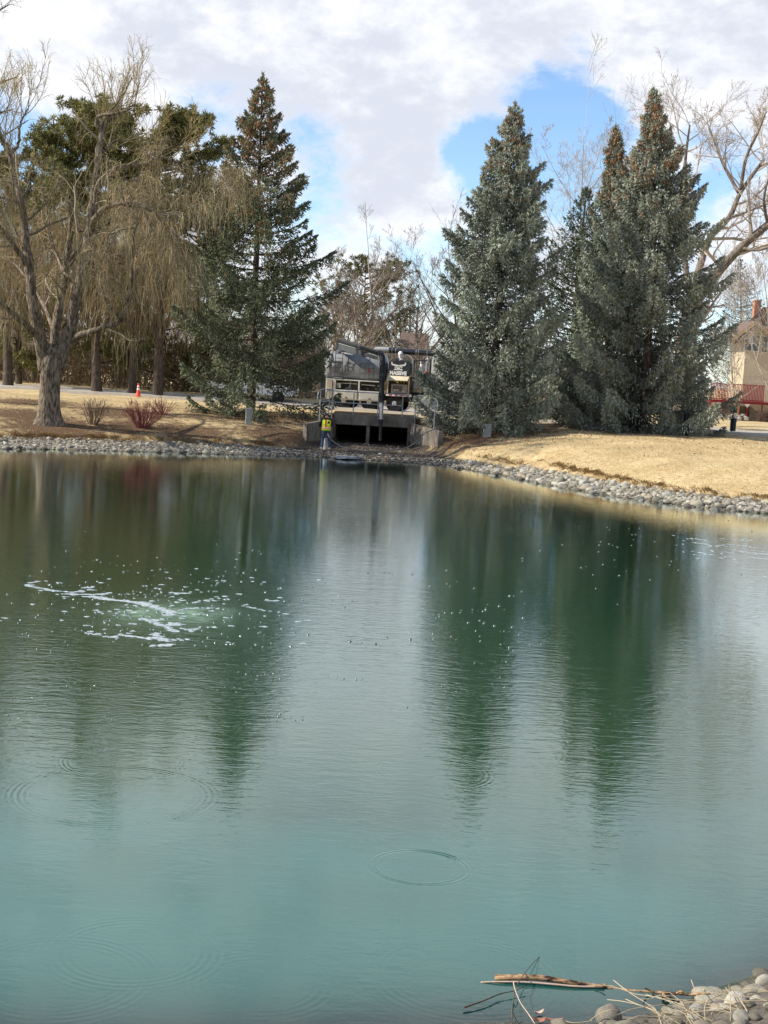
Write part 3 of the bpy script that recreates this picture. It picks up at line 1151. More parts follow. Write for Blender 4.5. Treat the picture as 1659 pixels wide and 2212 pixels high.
# white tool lockers along the side
x0, x1 = -2.42, .93
zb, zt_ = .55, 1.72
MB().b2(x0, x1, -.02, .40, zt_ - .06, zt_).build('locker_roof', M_white, tk)
MB().b2(x0, x1, 0, .40, zb, zb + .06).build('locker_floor', M_white, tk)
MB().b2(x0 + .05, x1 - .05, .36, .40, zb + .06, zt_ - .06).build('locker_back', M_inner, tk)
for xa, xb in ((x0, x0 + .08), (-2.0, -1.85), (-.51, -.43), (x1 - .07, x1)):
    MB().b2(xa, xb, -.015, .36, zb + .06, zt_ - .06).build('locker_post', M_white, tk)
# fold-down doors with ribs
for xa, xb in ((-1.83, -.53), (-.42, .83)):
    d = MB().b2(xa, xb, -.09, -.05, .60, 1.12).build('locker_door', M_white, tk, bevel=.008)
    rb = MB()
    for k in range(7):
        z = .66 + k * .065
        rb.b2(xa + .04, xb - .04, -.105, -.09, z, z + .03)
    rb.build('door_ribs', M_white, d, kind='stuff')
    MB().tube([((xa + xb) / 2 - .05, -.13, .66), ((xa + xb) / 2 + .05, -.13, .70)], .03, 8).build('handle', M_mud, d)
MB().b2(-2.33, -2.03, -.06, -.03, .62, 1.64).build('narrow_door', M_beige, tk, bevel=.006)
bt = MB()
for k in range(3):
    for j in range(4):
        bt.b2(-1.80 + k * .085, -1.73 + k * .085, .05, .35, 1.22 + j * .07, 1.27 + j * .07)
bt.build('small_bins', M_white, tk, kind='stuff')
MB().tube([(-1.8, .2, 1.5), (-.6, .2, 1.5)], .03, 8).tube([(-.35, .15, 1.48), (.7, .15, 1.45)], .035, 8).tube([(-1.0, .15, 1.6), (-1.0, .12, 1.4), (-1.05, .12, 1.25)], .02, 6).build('tool_bar', M_alu, tk)
MB().b2(.45, .6, .1, .3, 1.2, 1.5).b2(-.2, .1, .1, .3, 1.15, 1.3).b2(-1.3, -.9, .1, .3, 1.15, 1.28).build('stored_tools', M_mud, tk, kind='stuff')
# ladder
lx0, lz1 = tz(432, 320)
lx1, lz0 = tz(512, 530)
ld = MB()
ld.tube([(lx0, .12, lz0), (lx0, .12, lz1 + .5)], .022, 6).tube([(lx1, .12, lz0), (lx1, .12, lz1 + .5)], .022, 6)
ladder = ld.build('ladder', M_dpaint, tk)
for k in range(6):
    z = lz0 + .08 + k * .26
    MB().tube([(lx0, .12, z), (lx1, .12, z)], .02, 6).build('rung', M_dpaint, ladder)
MB().b2(lx0 - .03, lx1 + .05, -.05, .2, lz0 - .03, lz0 + .01).build('step', M_alu, tk)
# hand rail in front of the tank
gx0, gz1 = tz(707, 372)
gx1, gz0 = tz(860, 550)
MB().tube([(gx0, .16, gz0), (gx0, .16, gz1 - .04), (gx0 + .04, .16, gz1), (gx1 - .04, .16, gz1), (gx1, .16, gz1 - .04), (gx1, .16, gz0)], .018, 6).tube([(gx0, .16, (gz0 + gz1) / 2 + .2), (gx1, .16, (gz0 + gz1) / 2 + .2)], .014, 6).tube([((gx0 + gx1) / 2 - .1, .16, gz0), ((gx0 + gx1) / 2 - .1, .16, gz1)], .014, 6).build('hand_rail', M_dsteel, tk)
MB().tube([(gx0 + .5, .1, gz1 - .25), (gx0 + .62, .1, gz1 - .52)], .03, 6).build('red_lever', M_red, tk)
# operator's cabinet with the white emblem
cx0, cz1 = tz(1022, 345)
cx1, cz0 = tz(1275, 515)
cz1 += .02
MB().b2(cx0, cx1, .05, 1.9, cz0, cz1).build('cabinet', M_dpaint, tk, bevel=.09)


def text_mesh(txt, size, name, m, parent, x, y, z, width=None, extr=.006, offset=.012):
    cu = bpy.data.curves.new(name, 'FONT')
    cu.body = txt
    cu.size = size
    cu.extrude = extr
    cu.offset = offset
    cu.align_x = 'CENTER'
    to = bpy.data.objects.new('tmp_text', cu)
    COL.objects.link(to)
    dg = bpy.context.evaluated_depsgraph_get()
    me = bpy.data.meshes.new_from_object(to.evaluated_get(dg))
    bpy.data.objects.remove(to)
    me.name = name
    w = max(v.co.x for v in me.vertices) - min(v.co.x for v in me.vertices)
    s = (width / w) if width else 1
    for v in me.vertices:
        v.co = Vector((v.co.x * s, -v.co.z, v.co.y))
    me.materials.clear()
    o = link(name, me, parent, [m])
    o.location = (x, y, z)
    return o


ex = (tz(1040, 0)[0] + tz(1225, 0)[0]) / 2
ez = tz(1130, 498)[1]
text_mesh('MASSIVE', .30, 'lettering', M_print, tk, ex, .035, ez, width=.98, offset=.016)
# bull's head: horns, ears, face and shoulders, with dark eyes and brow
hz = ez + .275
head = MB()
S = .78
for sgn in (-1, 1):
    pts = [(.10, .36), (.22, .40), (.36, .41), (.45, .46), (.50, .56), (.44, .535), (.50, .60), (.56, .50), (.53, .39), (.43, .315), (.30, .29), (.14, .27)]
    poly = [(ex + sgn * x * S, hz + z * S) for x, z in pts]
    head.prism(poly if sgn > 0 else poly[::-1], .030, .045)
    poly = [(ex + sgn * x * S, hz + z * S) for x, z in [(.14, .26), (.31, .22), (.27, .16), (.15, .20)]]
    head.prism(poly if sgn > 0 else poly[::-1], .030, .045)
    poly = [(ex + sgn * x * S, hz + z * S) for x, z in [(.10, .06), (.24, .12), (.36, .0), (.22, -.005), (.06, -.005)]]
    head.prism(poly if sgn > 0 else poly[::-1], .030, .045)
head.prism([(ex + x * S, hz + z * S) for x, z in [(-.15, .37), (.15, .37), (.15, .22), (.11, .11), (.09, .015), (.05, -.01), (-.05, -.01), (-.09, .015), (-.11, .11), (-.15, .22)]], .028, .046)
head.build('bull_emblem', M_print, tk)
fc = MB()
for sgn in (-1, 1):
    poly = [(ex + sgn * x * S, hz + z * S) for x, z in [(.03, .215), (.12, .265), (.115, .225), (.06, .19)]]
    fc.prism(poly if sgn > 0 else poly[::-1], .020, .028)
    poly = [(ex + sgn * x * S, hz + z * S) for x, z in [(.02, .05), (.06, .075), (.055, .04)]]
    fc.prism(poly if sgn > 0 else poly[::-1], .020, .028)
fc.prism([(ex + x * S, hz + z * S) for x, z in [(-.02, .33), (.02, .33), (.012, .2), (-.012, .2)]], .020, .028)
fc.build('emblem_face', M_dpaint, tk, kind='stuff')
# lifted hatch and the instrument panel under it
h0 = cz0 - .02
V = [(cx0, .05, h0), (cx1 - .1, .05, h0), (cx1 - .12, -.50, h0 - .24), (cx0 + .02, -.50, h0 - .24)]
V += [(x, y + .01, z - .03) for x, y, z in V]
MB().add(V, ((0, 1, 2, 3), (7, 6, 5, 4), (0, 4, 5, 1), (1, 5, 6, 2), (2, 6, 7, 3), (3, 7, 4, 0))).build('hatch', M_cream, tk)
pz0 = 1.10
MB().b2(cx0, cx1, .40, 1.8, pz0 - .1, h0 - .02).build('panel_box', M_inner, tk)
MB().b2(cx0, cx0 + .05, .0, .4, pz0 - .1, h0 - .05).b2(cx1 - .14, cx1 - .09, .0, .4, pz0 - .1, h0 - .05).build('panel_frame', M_cream, tk, kind='stuff')
pan = MB().b2(cx0 + .22, cx1 - .18, .06, .36, pz0, pz0 + .52).build('instrument_panel', M_gpanel, tk, bevel=.015)
MB().b2(cx0 + .33, cx0 + .70, .035, .06, pz0 + .12, pz0 + .42).build('screen', M_glass, pan)
MB().b2(cx0 + .74, cx0 + .86, .035, .06, pz0 + .12, pz0 + .42).build('gauge_window', M_glass, pan)
MB().b2(cx0 + .90, cx0 + .97, .03, .06, pz0 + .08, pz0 + .14).b2(cx0 + .36, cx0 + .66, .025, .035, pz0 + .16, pz0 + .2).build('white_tag', M_print, pan, kind='stuff')
yl = MB()
for k in range(5):
    yl.b2(cx0 + .3 + k * .19, cx0 + .4 + k * .19, .30, .36, pz0 + .62 - (k % 2) * .05, pz0 + .72)
yl.build('yellow_tag', M_yel, tk, kind='stuff')
# fender with red and white warning tape
MB().b2(cx0 - .05, 2.62, -.02, .04, .93, 1.06).build('warning_tape', M_print, tk)
for k in range(4):
    MB().b2(cx0 + .12 + k * .33, cx0 + .30 + k * .33, -.03, -.018, .96, 1.03).build('red_tape', M_red, tk)
MB().b2(cx0 - .05, 2.62, .045, .5, .90, 1.08).build('fender', M_mud, tk)
# blower cylinder, filter canister, stacks
MB().lathe([(.02, 1.44), (.13, 1.46), (.15, 1.5), (.15, 2.72), (.12, 2.80), (.02, 2.83)], (3.05, .45, 0), 'Z', 20).build('silver_cylinder', M_alu, tk, smooth='auto')
MB().tube([(3.0, .45, 2.8), (2.98, .45, 3.0)], .03, 8).build('pipe_stub', M_print, tk)
MB().lathe([(.02, 2.36), (.11, 2.38), (.13, 2.42), (.13, 2.95), (.07, 3.02), (.02, 3.04)], (3.4, .35, 0), 'Z', 18).build('filter_canister', M_tank, tk, smooth='auto')
MB().lathe([(.135, 2.40), (.135, 2.43)], (3.4, .35, 0), 'Z', 18).build('red_band', M_red, tk)
MB().tube([(3.38, .4, 2.36), (3.38, .4, 1.0)], .10, 14).tube([(3.55, .5, 3.15), (3.55, .5, 1.0)], .05, 10).tube([(3.22, .5, 2.3), (3.22, .5, 1.0)], .05, 10).build('stack_pipe', M_dpaint, tk, smooth='auto')
MB().b2(2.56, 2.94, .5, .9, 1.42, 1.78).build('grey_box', M_tank, tk, bevel=.02)
MB().b2(2.58, 2.64, .5, .6, 1.2, 3.0).b2(2.9, 2.94, .6, .7, 1.7, 3.0).b2(2.56, 3.6, .55, .62, 2.98, 3.05).build('rack_frame', M_dpaint, tk)
cb = MB().b2(2.99, 3.66, .02, .6, .34, 1.08).build('side_cabinet', M_white, tk, bevel=.012)
MB().b2(3.10, 3.30, .0, .02, .45, .66).b2(3.12, 3.15, -.005, .02, .8, .9).build('cabinet_latch', M_gpanel, cb, kind='stuff')
# cab beyond the spruce
cab = MB()
cab.prism([(3.66, 1.15), (5.55, 1.15), (5.55, 2.05), (5.2, 3.05), (4.9, 3.2), (3.66, 3.2)], .05, 2.4)
cabo = cab.build('cab', M_white, tk, bevel=.05)
MB().prism([(4.35, 2.05), (5.35, 2.05), (5.05, 2.95), (4.35, 2.95)], .03, .05).build('side_window', M_glass, cabo)
MB().b2(4.25, 5.45, .035, .05, 1.2, 1.95).build('cab_door', M_white, cabo, bevel=.008)
MB().prism([(5.55, .75), (7.1, .75), (7.15, 1.75), (5.55, 2.05)], .35, 2.1).build('bonnet', M_white, tk, bevel=.06)
MB().b2(7.1, 7.3, .1, 2.35, .4, .75).build('bumper', M_alu, tk, bevel=.03)
MB().prism([(5.2, .9), (5.3, 1.1), (5.6, 1.2), (6.2, 1.2), (6.5, 1.05), (6.6, .9)], .03, .4).build('mudguard', M_dpaint, tk)
MB().b2(3.7, 5.3, .1, .8, .35, 1.0).build('fuel_tank', M_alu, tk, bevel=.08)
# the long black pipe over the roof, its straps and end elbow
px0, pz = tz(850, 222)
px1, pz1 = tz(1490, 268)
MB().tube([(px0, .55, pz), (px0 + .35, .55, pz), (px0 + .8, .55, pz)], [.14, .17, .17], 16).build('pipe_end_cap', M_lsteel, tk, smooth='auto')
MB().tube([(px0 + .8, .55, pz), (px1, .55, pz1)], .165, 16).build('roof_pipe', M_dpaint, tk, smooth='auto')
st = MB()
for zx in (1000, 1040, 1082, 1305, 1330, 1425):
    x = tz(zx, 0)[0]
    z = pz + (pz1 - pz) * (x - px0) / (px1 - px0)
    st.tube([(x - .015, .55, z), (x + .015, .55, z)], .176, 16)
st.build('pipe_strap', M_alu, tk, kind='stuff')
MB().b2(px1, px1 + .35, .3, .8, pz1 - .26, pz1 + .18).build('pipe_elbow', M_dpaint, tk, bevel=.08)
MB().b2(px1 + .28, px1 + .40, .2, .3, pz1 - .3, pz1 + .1).build('white_bracket', M_white, tk)
MB().lathe([(.02, 0), (.14, .0), (.15, .06), (.10, .12), (.11, .28), (.15, .34), (.15, .42), (.08, .52), (.02, .54)], (1.80, .35, cz1 + .02), 'Z', 16).build('white_valve', M_print, tk, smooth='auto')
MB().tube([(1.88, .35, cz1 + .36), (2.2, .35, cz1 + .34), (2.45, .3, cz1 + .25), (2.55, .2, cz1 + .05), (2.56, .12, cz1 - .15)], .035, 8).build('grey_hose', M_tank, tk, smooth='auto')
MB().b2(cx0 + .1, cx1 - .05, .3, 1.2, cz1 + .01, cz1 + .08).b2(1.55, 1.75, .2, .4, cz1 + .08, cz1 + .16).build('roof_rack', M_dsteel, tk)
# rear door and gear beyond the tank, to the left
MB().box((-3.0, .2, 1.35), (.45, .06, .95), rz=.3).build('open_rear_door', M_beige, tk)
MB().b2(-2.75, -2.5, .1, .3, .7, 1.9).build('rear_post', M_dpaint, tk)
MB().tube([(-2.45, .25, 2.9), (-2.35, .2, 3.1), (-2.15, .2, 3.1), (-2.1, .2, 2.8), (-2.3, .2, 2.5), (-2.45, .2, 2.3)], .05, 8).build('looped_hose', M_dpaint, tk, smooth='auto')
# boom: from a turret above the tank's left end out over the culvert
tip = lw(at(826, 777, 72.15))
X, Z = tz(455, 190)
piv = Vector((X, 1.1, Z))
MB().lathe([(.30, 3.2), (.34, 3.3), (.30, 3.36), (.22, 3.4), (.22, piv.z - .05)], (piv.x, piv.y, 0), 'Z', 18).build('boom_turret', M_dsteel, tk, smooth='auto')
bd_ = (tip - piv)
bl = bd_.length
bd_ = bd_.normalized()
side_ = bd_.cross(Vector((0, 0, 1))).normalized()
up_ = side_.cross(bd_).normalized()


def beam(t0, t1, w0, h0_, w1, h1_, lift=0.0, side=0.0):
    b = MB()
    V = []
    for t, w_, h_ in ((t0, w0, h0_), (t1, w1, h1_)):
        c_ = piv + bd_ * (bl * t) + up_ * lift + side_ * side
        for a, e in ((-1, -1), (1, -1), (1, 1), (-1, 1)):
            V.append(c_ + side_ * (a * w_ / 2) + up_ * (e * h_ / 2))
    return b.add(V, ((0, 1, 2, 3), (7, 6, 5, 4), (0, 4, 5, 1), (1, 5, 6, 2), (2, 6, 7, 3), (3, 7, 4, 0)))


beam(-.05, .62, .26, .34, .24, .28).build('boom_base_section', M_dsteel, tk, bevel=.012)
beam(.10, .99, .17, .20, .16, .17, lift=.0).build('boom_sliding_section', M_lsteel, tk, bevel=.01)
beam(-.06, .50, .30, .03, .28, .03, lift=.19).build('boom_top_plate', M_lsteel, tk)
MB().tube([piv + bd_ * bl * .02 - up_ * .32, piv + bd_ * bl * .34 - up_ * .2], .055, 10).build('lift_cylinder', M_alu, tk, smooth='auto')
MB().tube([piv + bd_ * bl * t + up_ * (.36 - .1 * t) + side_ * .05 for t in (-.04, .1, .3, .5, .75, .93)], .13, 14).build('boom_hose', M_black, tk, smooth='auto')
MB().box(piv - bd_ * .3 + up_ * .05, (.5, .35, .45)).build('boom_head', M_dsteel, tk, bevel=.03)
MB().tube([piv - bd_ * .42 + side_ * .25, piv - bd_ * .42 - side_ * .25], .07, 12).build('boom_pin', M_alu, tk)
# elbow and hanging suction tube
dn = Vector((0, 0, -1))
e0 = tip - bd_ * .75 + up_ * .30
elb = [e0, tip - bd_ * .4 + up_ * .28, tip - bd_ * .12 + up_ * .16, tip + bd_ * .02 - up_ * .02, tip + bd_ * .05 + dn * .28]
MB().tube(elb, .15, 16).build('hose_elbow', M_black, tk, smooth='auto')
top_ = elb[-1]
bot = lw(at(821.5, 951, 72.15))


def hz_(zy):
    """height on the hanging tube for a height in the enlarged picture"""
    f_ = (zy - 330) / (1230 - 330)
    return top_ + (bot - top_) * f_


flex = MB()
n_ = 40
flex.tube([hz_(330 + (770 - 330) * i / n_) for i in range(n_ + 1)], [.128 if i % 2 else .140 for i in range(n_ + 1)], 16)
flex.build('suction_hose', M_black, tk, smooth='auto')
cl = MB()
for zy in (432, 448, 758, 775):
    cl.tube([hz_(zy - 4), hz_(zy + 4)], .165, 16)
cl.build('hose_clamp', M_dsteel, tk, smooth='auto', kind='stuff')
MB().tube([hz_(778), hz_(966)], .118, 16).build('suction_tube', M_alu, tk, smooth='auto')
MB().tube([hz_(964), hz_(974)], .165, 16).build('tube_flange', M_alu, tk, smooth='auto')
MB().tube([hz_(974), hz_(1046)], .115, 16).build('tube_reducer', M_mud, tk, smooth='auto')
MB().tube([hz_(1046), hz_(1235)], .082, 14).build('tube_nozzle', M_mud, tk, smooth='auto')

# ------------------------------------------------------------------ people
M_jean = mat('blue_denim', (.045, .075, .135), rough=.9, var=.45, nscale=9, detail=7)
M_black_cloth = mat('black_cloth', (.016, .016, .018), rough=.9, var=.3, nscale=8)
M_skin = mat('skin', (.42, .25, .17), rough=.6, var=.1, nscale=8)
M_vest = mat('lime_safety_vest', (.52, .80, .03), rough=.8, var=.12, nscale=7)
M_orange = mat('orange_tape', (.85, .16, .03), rough=.7, var=.1)
M_silver = mat('silver_tape', (.62, .62, .55), rough=.4, var=.1)
M_hat = mat('dark_blue_hard_hat', (.022, .032, .055), rough=.4, var=.15, nscale=5, spec=.5)
M_boot = mat('tan_boot', (.36, .30, .22), rough=.85, var=.2, nscale=9)
M_teal = mat('dark_teal_jacket', (.035, .075, .08), rough=.85, var=.3, nscale=6)
M_capw = mat('white_cap', (.80, .80, .78), rough=.8, var=.05)
M_hair = mat('dark_hair', (.02, .015, .012), rough=.7, var=.3, nscale=20)


def person_body(joints, edges, radii, paint, mats, name, parent, loc_, rz, sub=1):
    me = bpy.data.meshes.new(name)
    keys = list(joints)
    me.from_pydata([joints[k] for k in keys], [(keys.index(a), keys.index(b)) for a, b in edges], [])
    o = bpy.data.objects.new(name, me)
    COL.objects.link(o)
    sk = o.modifiers.new('skin', 'SKIN')
    sk.use_smooth_shade = True
    lay = me.skin_vertices[0].data if len(me.skin_vertices) else None
    if lay is None:
        bm = bmesh.new(); bm.from_mesh(me); bm.verts.layers.skin.verify(); bm.to_mesh(me); bm.free()
        lay = me.skin_vertices[0].data
    for i, k_ in enumerate(keys):
        r_ = radii[k_]
        lay[i].radius = r_ if isinstance(r_, tuple) else (r_, r_)
        lay[i].use_root = (k_ == 'pelvis')
    ss = o.modifiers.new('sub', 'SUBSURF')
    ss.levels = ss.render_levels = sub
    dg = bpy.context.evaluated_depsgraph_get()
    dg.update()
    me2 = bpy.data.meshes.new_from_object(o.evaluated_get(dg))
    bpy.data.objects.remove(o)
    me2.materials.clear()
    for mm in mats:
        me2.materials.append(mm)
    for p in me2.polygons:
        p.material_index = paint(p.center)
        p.use_smooth = True
    me2.name = name
    ob = bpy.data.objects.new(name, me2)
    COL.objects.link(ob)
    ob.parent = parent
    return ob


def make_fingers(J, E, Rr, side, wrist, d, palm_side, s=1.0):
    """palm and five bent fingers as chains rooted in the wrist"""
    d = Vector(d).normalized()
    w = Vector(palm_side).normalized()
    n = d.cross(w).normalized()
    W0 = Vector(wrist)
    J[side + 'palm'] = W0 + d * .06 * s
    E.append((side + 'wrist', side + 'palm'))
    Rr[side + 'palm'] = (.036, .018)
    for k, (offs, ln) in enumerate(((-.03, .062), (-.01, .075), (.01, .07), (.028, .055))):
        a = W0 + d * .095 * s + w * offs
        b = a + d * ln * .6 + n * .012
        c = b + (d * .5 + n * .9).normalized() * ln * .6
        for q, p in (('a', a), ('b', b), ('c', c)):
            J[f'{side}f{k}{q}'] = p
            Rr[f'{side}f{k}{q}'] = .0095
        E += [(side + 'palm', f'{side}f{k}a'), (f'{side}f{k}a', f'{side}f{k}b'), (f'{side}f{k}b', f'{side}f{k}c')]
    a = W0 + d * .035 * s - w * .042
    b = a + (d * .7 - w * .5 + n * .4).normalized() * .04
    for q, p in (('a', a), ('b', b)):
        J[f'{side}t{q}'] = p
        Rr[f'{side}t{q}'] = .011
    E += [(side + 'palm', f'{side}ta'), (f'{side}ta', f'{side}tb')]


# the worker: seen from behind, leaning forward, facing the culvert (+y)
wp = gp(703, 969.5, .21)
wp[2] = gz(wp[0], wp[1]) + .03
wk = empty('person', wp, R(6), 'person in lime safety vest, jeans and dark hard hat on the gravel by the culvert', 'person')
J = {'pelvis': (0, .02, .93), 'spine': (0, .06, 1.10), 'chest': (0.01, .15, 1.30), 'upchest': (.01, .22, 1.42), 'neck': (.0, .28, 1.49), 'head': (.0, .35, 1.55), 'crown': (.0, .41, 1.62),
     'Lhip': (-.10, .02, .88), 'Lknee': (-.155, .05, .50), 'Lank': (-.17, .0, .10), 'Ltoe': (-.19, .16, .05),
     'Rhip': (.10, .02, .88), 'Rknee': (.14, .05, .50), 'Rank': (.185, -.02, .10), 'Rtoe': (.21, .14, .05),
     'Lsh': (-.19, .20, 1.40), 'Lelb': (-.31, .32, 1.16), 'Lwrist': (-.27, .53, 1.04),
     'Rsh': (.20, .22, 1.40), 'Relb': (.27, .42, 1.17), 'Rwrist': (.10, .58, 1.04)}
E = [('pelvis', 'spine'), ('spine', 'chest'), ('chest', 'upchest'), ('upchest', 'neck'), ('neck', 'head'), ('head', 'crown'), ('pelvis', 'Lhip'), ('Lhip', 'Lknee'), ('Lknee', 'Lank'), ('Lank', 'Ltoe'),
     ('pelvis', 'Rhip'), ('Rhip', 'Rknee'), ('Rknee', 'Rank'), ('Rank', 'Rtoe'), ('upchest', 'Lsh'), ('Lsh', 'Lelb'), ('Lelb', 'Lwrist'), ('upchest', 'Rsh'), ('Rsh', 'Relb'), ('Relb', 'Rwrist')]
RR = {'pelvis': (.165, .125), 'spine': (.155, .11), 'chest': (.17, .12), 'upchest': (.15, .10), 'neck': .055, 'head': (.085, .095), 'crown': (.07, .08), 'Lhip': .105, 'Lknee': .08, 'Lank': .075, 'Ltoe': .05,
      'Rhip': .105, 'Rknee': .08, 'Rank': .075, 'Rtoe': .05, 'Lsh': .075, 'Lelb': .058, 'Lwrist': .036, 'Rsh': .075, 'Relb': .058, 'Rwrist': .036}
make_fingers(J, E, RR, 'L', J['Lwrist'], (.35, .8, -.3), (0, .3, .9))
make_fingers(J, E, RR, 'R', J['Rwrist'], (-.5, .7, -.3), (0, .3, .9))


def paint(c):
    if c.z < .97 and abs(c.x) < .33 and c.y < .4:
        return 0
    if c.z > 1.49 and c.y > .22:
        return 2
    if c.y > .50 and c.z < 1.2:
        return 2
    return 1


person_body(J, E, RR, paint, [M_jean, M_black_cloth, M_skin], 'body', wk, wp, 0, 2)
# vest: a shell round the leaning trunk
vs, vf = [], []
rings = [(-.005, .035, .90, .225, .175), (0, .05, 1.00, .215, .17), (0, .085, 1.12, .20, .155), (.005, .13, 1.24, .205, .155), (.01, .18, 1.35, .215, .15), (.01, .215, 1.42, .20, .13), (.005, .25, 1.475, .12, .085)]


def shell(rings, k0=0.0, a0=0, a1=2 * math.pi, n=24, close=True):
    V, F = [], []
    for x, y, z, rx, ry in rings:
        for k in range(n if close else n + 1):
            a = a0 + (a1 - a0) * k / n
            V.append((x + (rx + k0) * math.cos(a), y + (ry + k0) * math.sin(a), z))
    m_ = n if close else n + 1
    for i in range(len(rings) - 1):
        for k in range(n if close else n):
            k2 = (k + 1) % m_
            F.append((i * m_ + k, i * m_ + k2, (i + 1) * m_ + k2, (i + 1) * m_ + k))
    return V, F


vest = MB().add(*shell(rings)).build('vest', M_vest, wk, smooth=True)
sol = vest.modifiers.new('cloth', 'SOLIDIFY')
sol.thickness = .012


def ring_at(z):
    zs = [r_[2] for r_ in rings]
    return tuple(np.interp(z, zs, [r_[k] for r_ in rings]) for k in range(5))


def band(z0, z1, k0, m, a0=0, a1=2 * math.pi, n=24, close=True, steps=3):
    return MB().add(*shell([ring_at(z) for z in np.linspace(z0, z1, steps)], k0, a0, a1, n, close)).build('reflective_band', m, vest, smooth=True)


band(.985, 1.085, .010, M_orange)
band(1.015, 1.055, .014, M_silver)
for a in (R(-108), R(-58), R(-135)):
    pass
band(1.0, 1.46, .010, M_orange, R(-116), R(-92), 4, False, 8)
band(1.0, 1.46, .014, mat('dark_red_tape', (.28, .02, .05), rough=.7), R(-108), R(-100), 2, False, 8)
band(1.0, 1.42, .010, M_orange, R(-32), R(-15), 4, False, 8)
band(1.24, 1.34, .010, M_black_cloth, R(-80), R(-52), 4, False, 3)
# hard hat with a full brim
hat = MB().lathe([(.165, 0), (.175, .012), (.125, .03), (.118, .07), (.095, .12), (.05, .15), (.01, .157)], (0, 0, 0), 'Z', 22).build('hard_hat', M_hat, wk, smooth='auto')
hat.location = (0, .385, 1.565)
hat.rotation_euler = (R(-30), 0, 0)
for s_, x, y in ((-1, -.175, .07), (1, .195, .05)):
    b = MB().tube([(x, y - .13, .05), (x, y - .02, .06), (x + .02 * s_, y + .15, .045)], [.055, .065, .05], 10).build('boot', M_boot, wk, smooth=True)
# white bucket in front of the worker's feet
bk = wp + np.array([-.02, .42, 0])
b_ = empty('bucket', (bk[0], bk[1], gz(bk[0], bk[1])), 0, 'white plastic bucket standing behind the legs of the worker', 'bucket')
MB().lathe([(.135, 0), (.16, .48), (.17, .48), (.17, .52), (.155, .52), (.13, .03)], (0, 0, 0), 'Z', 20).build('pail', M_white, b_, smooth='auto')
MB().tube([(.165 * math.cos(a), .165 * math.sin(a) * .4, .48 - .12 * math.sin(a)) for a in np.linspace(0, math.pi, 9)], .008, 6).build('handle', M_alu, b_)
# jetting hose: from the worker's hands over the channel floor and up on to the right wing wall
M_hose = mat('grey_hose', (.16, .15, .14), rough=.6, var=.15)
hp = [wp + np.array([.02, .60, 1.02]), wp + np.array([.06, .2, .95]), wp + np.array([.10, -.17, .72])]
for zx, zy, Y in ((430, 1195, 66.7), (490, 1240, 66.4), (560, 1275, 66.2), (650, 1300, 66.0), (760, 1315, 66.0), (900, 1318, 66.2), (1040, 1312, 66.5), (1160, 1298, 66.9), (1260, 1275, 67.4), (1340, 1225, 67.8), (1410, 1165, 68.1), (1462, 1112, 68.4)):
    p = at((1150 + zx * .3617) * .5486, (1300 + zy * .3617) * .5486, Y)
    p[2] = max(p[2], gz(p[0], p[1]) + .03)
    hp.append(p)
hp += [np.array([2.38, 68.9, 1.42]), np.array([2.8, 70.0, 1.5]), np.array([3.0, 72.5, 1.62])]


def spline(pts, n=8):
    pts = [Vector(p) for p in pts]
    out = []
    for i in range(len(pts) - 1):
        p0, p1, p2, p3 = pts[max(i - 1, 0)], pts[i], pts[i + 1], pts[min(i + 2, len(pts) - 1)]
        for k in range(n):
            t = k / n
            out.append(.5 * ((2 * p1) + (p2 - p0) * t + (2 * p0 - 5 * p1 + 4 * p2 - p3) * t * t + (3 * p1 - p0 - 3 * p2 + p3) * t ** 3))
    out.append(pts[-1])
    return out


hose = MB().tube(spline(hp), .026, 8).build('hose', M_hose, smooth='auto')
tag(hose, 'thin grey hose looping from the worker across the gravel up to the right wing wall', 'hose')

# walker far off behind the willows
pp = at(243, 826, 108)
pp[2] = gz(pp[0], pp[1])
wa = empty('person', pp, R(-30), 'person in a dark teal jacket and white cap behind the willow branches', 'person')
J = {'pelvis': (0, 0, .93), 'spine': (0, .01, 1.10), 'chest': (.02, .03, 1.30), 'upchest': (.05, .06, 1.42), 'neck': (.07, .09, 1.5), 'head': (.09, .12, 1.58), 'crown': (.10, .13, 1.68),
     'Lhip': (-.09, 0, .88), 'Lknee': (-.10, .10, .50), 'Lank': (-.10, .05, .09), 'Ltoe': (-.10, .2, .04), 'Rhip': (.09, 0, .88), 'Rknee': (.10, -.05, .50), 'Rank': (.10, -.22, .12), 'Rtoe': (.10, -.08, .05),
     'Lsh': (-.16, .05, 1.40), 'Lelb': (-.24, -.02, 1.15), 'Lwrist': (-.22, .1, .95), 'Rsh': (.22, .06, 1.40), 'Relb': (.28, .10, 1.15), 'Rwrist': (.22, .28, 1.05)}
RR = {**{k_: RR[k_] for k_ in J}, 'pelvis': (.15, .11), 'chest': (.18, .12)}
E = [e for e in E if e[0] in J and e[1] in J]
make_fingers(J, E, RR, 'L', J['Lwrist'], (.1, .3, -.9), (.2, .9, .1))
make_fingers(J, E, RR, 'R', J['Rwrist'], (-.2, .9, -.2), (0, .3, .9))
person_body(J, E, RR, lambda c: 0 if c.z < .85 else (2 if c.z > 1.5 or (abs(c.x) > .12 and c.z < 1.02 and c.z > .8 and c.y > .08) else 1), [M_jean, M_teal, M_skin], 'body', wa, pp, 0, 1)
cp = MB().lathe([(.105, 0), (.11, .03), (.10, .08), (.06, .125), (.01, .135)], (0, 0, 0), 'Z', 16).box((0, .12, .01), (.15, .12, .015)).build('cap', M_capw, wa, smooth='auto')
cp.location = (.10, .12, 1.66)

